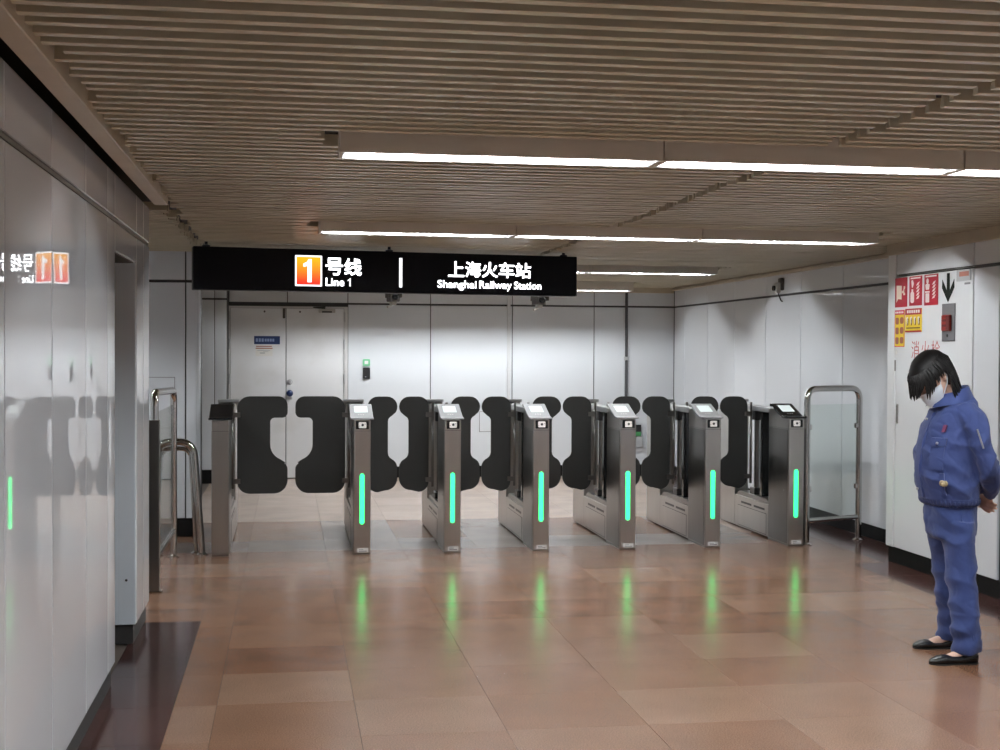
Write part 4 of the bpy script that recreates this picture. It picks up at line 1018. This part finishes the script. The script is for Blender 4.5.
def patch(name, ph0, ph1, z0, z1, material, parent, off=.010, thick=.004, n=8, m_=3):
    bm = bmesh.new(); A, B = [], []
    for i in range(m_+1):
        z = z0+(z1-z0)*i/m_
        A.append([bm.verts.new(on_jacket(ph0+(ph1-ph0)*j/n, z, off-.012)) for j in range(n+1)]); B.append([bm.verts.new(on_jacket(ph0+(ph1-ph0)*j/n, z, off+thick)) for j in range(n+1)])
    for i in range(m_):
        for j in range(n):
            bm.faces.new((B[i][j], B[i][j+1], B[i+1][j+1], B[i+1][j]))
    for j in range(n):
        bm.faces.new((A[0][j], A[0][j+1], B[0][j+1], B[0][j])); bm.faces.new((B[m_][j], B[m_][j+1], A[m_][j+1], A[m_][j]))
    for i in range(m_):
        bm.faces.new((A[i][0], B[i][0], B[i+1][0], A[i+1][0])); bm.faces.new((B[i][n], A[i][n], A[i+1][n], B[i+1][n]))
    return obj(name, bm, material, parent, True, 50)
patch('placket', -.10, .10, .82, 1.25, 'jacket', jk, .008, .005)
pf = patch('pocket_flap', .42, .98, 1.085, 1.125, 'jacket', jk, .004, .004)
patch('chest_pocket', .45, .95, .965, 1.082, 'jacket', jk, .0, .003)
patch('emblem', .72, .85, 1.155, 1.19, 'emblem', jk, .0, .003, 5)
patch('waistband', -PI, PI,   .782, .816, 'jacket', jk, -.004, .003, 64, 2)
pk = patch('side_pocket', .86, 1.0, .84, .95, 'jacket', jk, .008, .005, 4)
bm = bmesh.new(); c_ = on_jacket(.98, .905, .018)
for k in range(5): ball(bm, c_+Vector((rh.uniform(-.012,.012), rh.uniform(-.012,.012), rh.uniform(-.02,.02))), (rh.uniform(.010,.016), rh.uniform(.008,.014), rh.uniform(.010,.018)), 7, 5)
obj('crumpled_wrapper', bm, 'wrapper', jk)
for ph, z in ((.70,1.10),(.0,1.215),(.02,.86)):
    bm = bmesh.new(); ball(bm, on_jacket(ph, z, .018), (.007,.007,.007), 10, 6); obj('snap_button', bm, 'button', jk, True)
bm = bmesh.new(); tube(bm, [(lx(3.365),-.234,1.175),(lx(3.378),-.240,1.13),(lx(3.392),-.247,1.08)], .0045, 6); obj('sleeve_zip', bm, 'button', jk, True)
# --- trousers
bm = bmesh.new()
skin_rings(bm, [hring(bm, lx(cx), 0, z, a, b_, 28) for z, cx, a, b_ in ((.83,3.345,.106,.136),(.76,3.348,.116,.148),(.69,3.352,.122,.152),(.63,3.352,.112,.148),(.60,3.352,.09,.135))])
def leg(pts): tube(bm, [Vector((lx(x), y_, z)) for x, y_, z, _, _ in pts], [(a, b_) for _, _, _, a, b_ in pts], 22)
leg([(3.352,-.078,.70,.108,.076),(3.350,-.092,.58,.098,.076),(3.352,-.118,.42,.084,.070),(3.354,-.146,.26,.078,.068),(3.356,-.164,.12,.076,.068),(3.358,-.170,.048,.078,.070)])
leg([(3.350,.078,.70,.106,.076),(3.362,.088,.58,.094,.074),(3.388,.108,.42,.080,.068),(3.420,.132,.26,.074,.066),(3.438,.152,.12,.072,.066),(3.445,.158,.055,.074,.068)])
tz = link('trousers', remeshed(bm, 'trousers', 'trousers', .0068, 5, lambda p: fold(p, 9, 3.6, .007) + drape(p)*.9 + (.004*math.sin(p.z*70+p.y*20) if p.z < .25 else 0)), person)
tz['label'] = 'blue work trousers'
bm = bmesh.new(); tube(bm, [(lx(3.33),-.150,.74),(lx(3.33),-.166,.62),(lx(3.35),-.190,.42),(lx(3.355),-.222,.2),(lx(3.36),-.240,.06)], .004, 6); obj('side_seam', bm, 'trousers', tz, True)
# --- flat shoes
def shoe(toe, heel, label):
    toe, heel = Vector(toe), Vector(heel); ax = (toe-heel); L_ = ax.length; ax.normalize(); sd = Vector((0,0,1)).cross(ax)
    bm = bmesh.new(); rings = []
    for t_, w_, h_ in ((0,.012,.038),(.02,.025,.056),(.08,.033,.064),(.2,.037,.056),(.38,.038,.042),(.55,.041,.038),(.68,.043,.042),(.8,.040,.038),(.9,.031,.028),(.97,.018,.020),(1,.006,.012)):
        c_ = heel+ax*L_*t_; r_ = []
        for k in range(18):
            a = 2*PI*k/18; yy = w_*math.cos(a); zz = max(.0, h_*.5+h_*.5*math.copysign(abs(math.sin(a))**.7, math.sin(a)))
            r_.append(bm.verts.new(c_+sd*yy+Vector((0,0,zz+.004))))
        rings.append(r_)
    skin_rings(bm, rings)
    o = obj('shoe', bm, 'shoe', person, True, 60); o['label'] = label
    bm = bmesh.new(); out = []
    for t_, w_ in ((0,.016),(.06,.031),(.2,.034),(.4,.032),(.6,.037),(.75,.041),(.88,.034),(.97,.020),(1.0,.008)): out.append((t_, w_))
    pts = [heel+ax*L_*t_+sd*w_ for t_, w_ in out]+[heel+ax*L_*t_-sd*w_ for t_, w_ in out[::-1]]
    a = [bm.verts.new((p.x,p.y,0)) for p in pts]; b_ = [bm.verts.new((p.x,p.y,.007)) for p in pts]; n = len(pts)
    bm.faces.new(a[::-1]); bm.faces.new(b_)
    for i in range(n): bm.faces.new((a[i], a[(i+1)%n], b_[(i+1)%n], b_[i]))
    obj('sole', bm, 'rubber', o)
    bm = bmesh.new(); c_ = heel+ax*L_*.70
    tube(bm, [c_+sd*.014+Vector((0,0,.040)), c_+ax*.012+Vector((0,0,.043)), c_-sd*.014+Vector((0,0,.040))], .004, 8); obj('bow', bm, 'shoe', o, True)
shoe((lx(3.158),-.168,0), (lx(3.408),-.182,0), 'black flat shoe')
shoe((lx(3.245),.185,0), (lx(3.478),.162,0), 'black flat shoe')
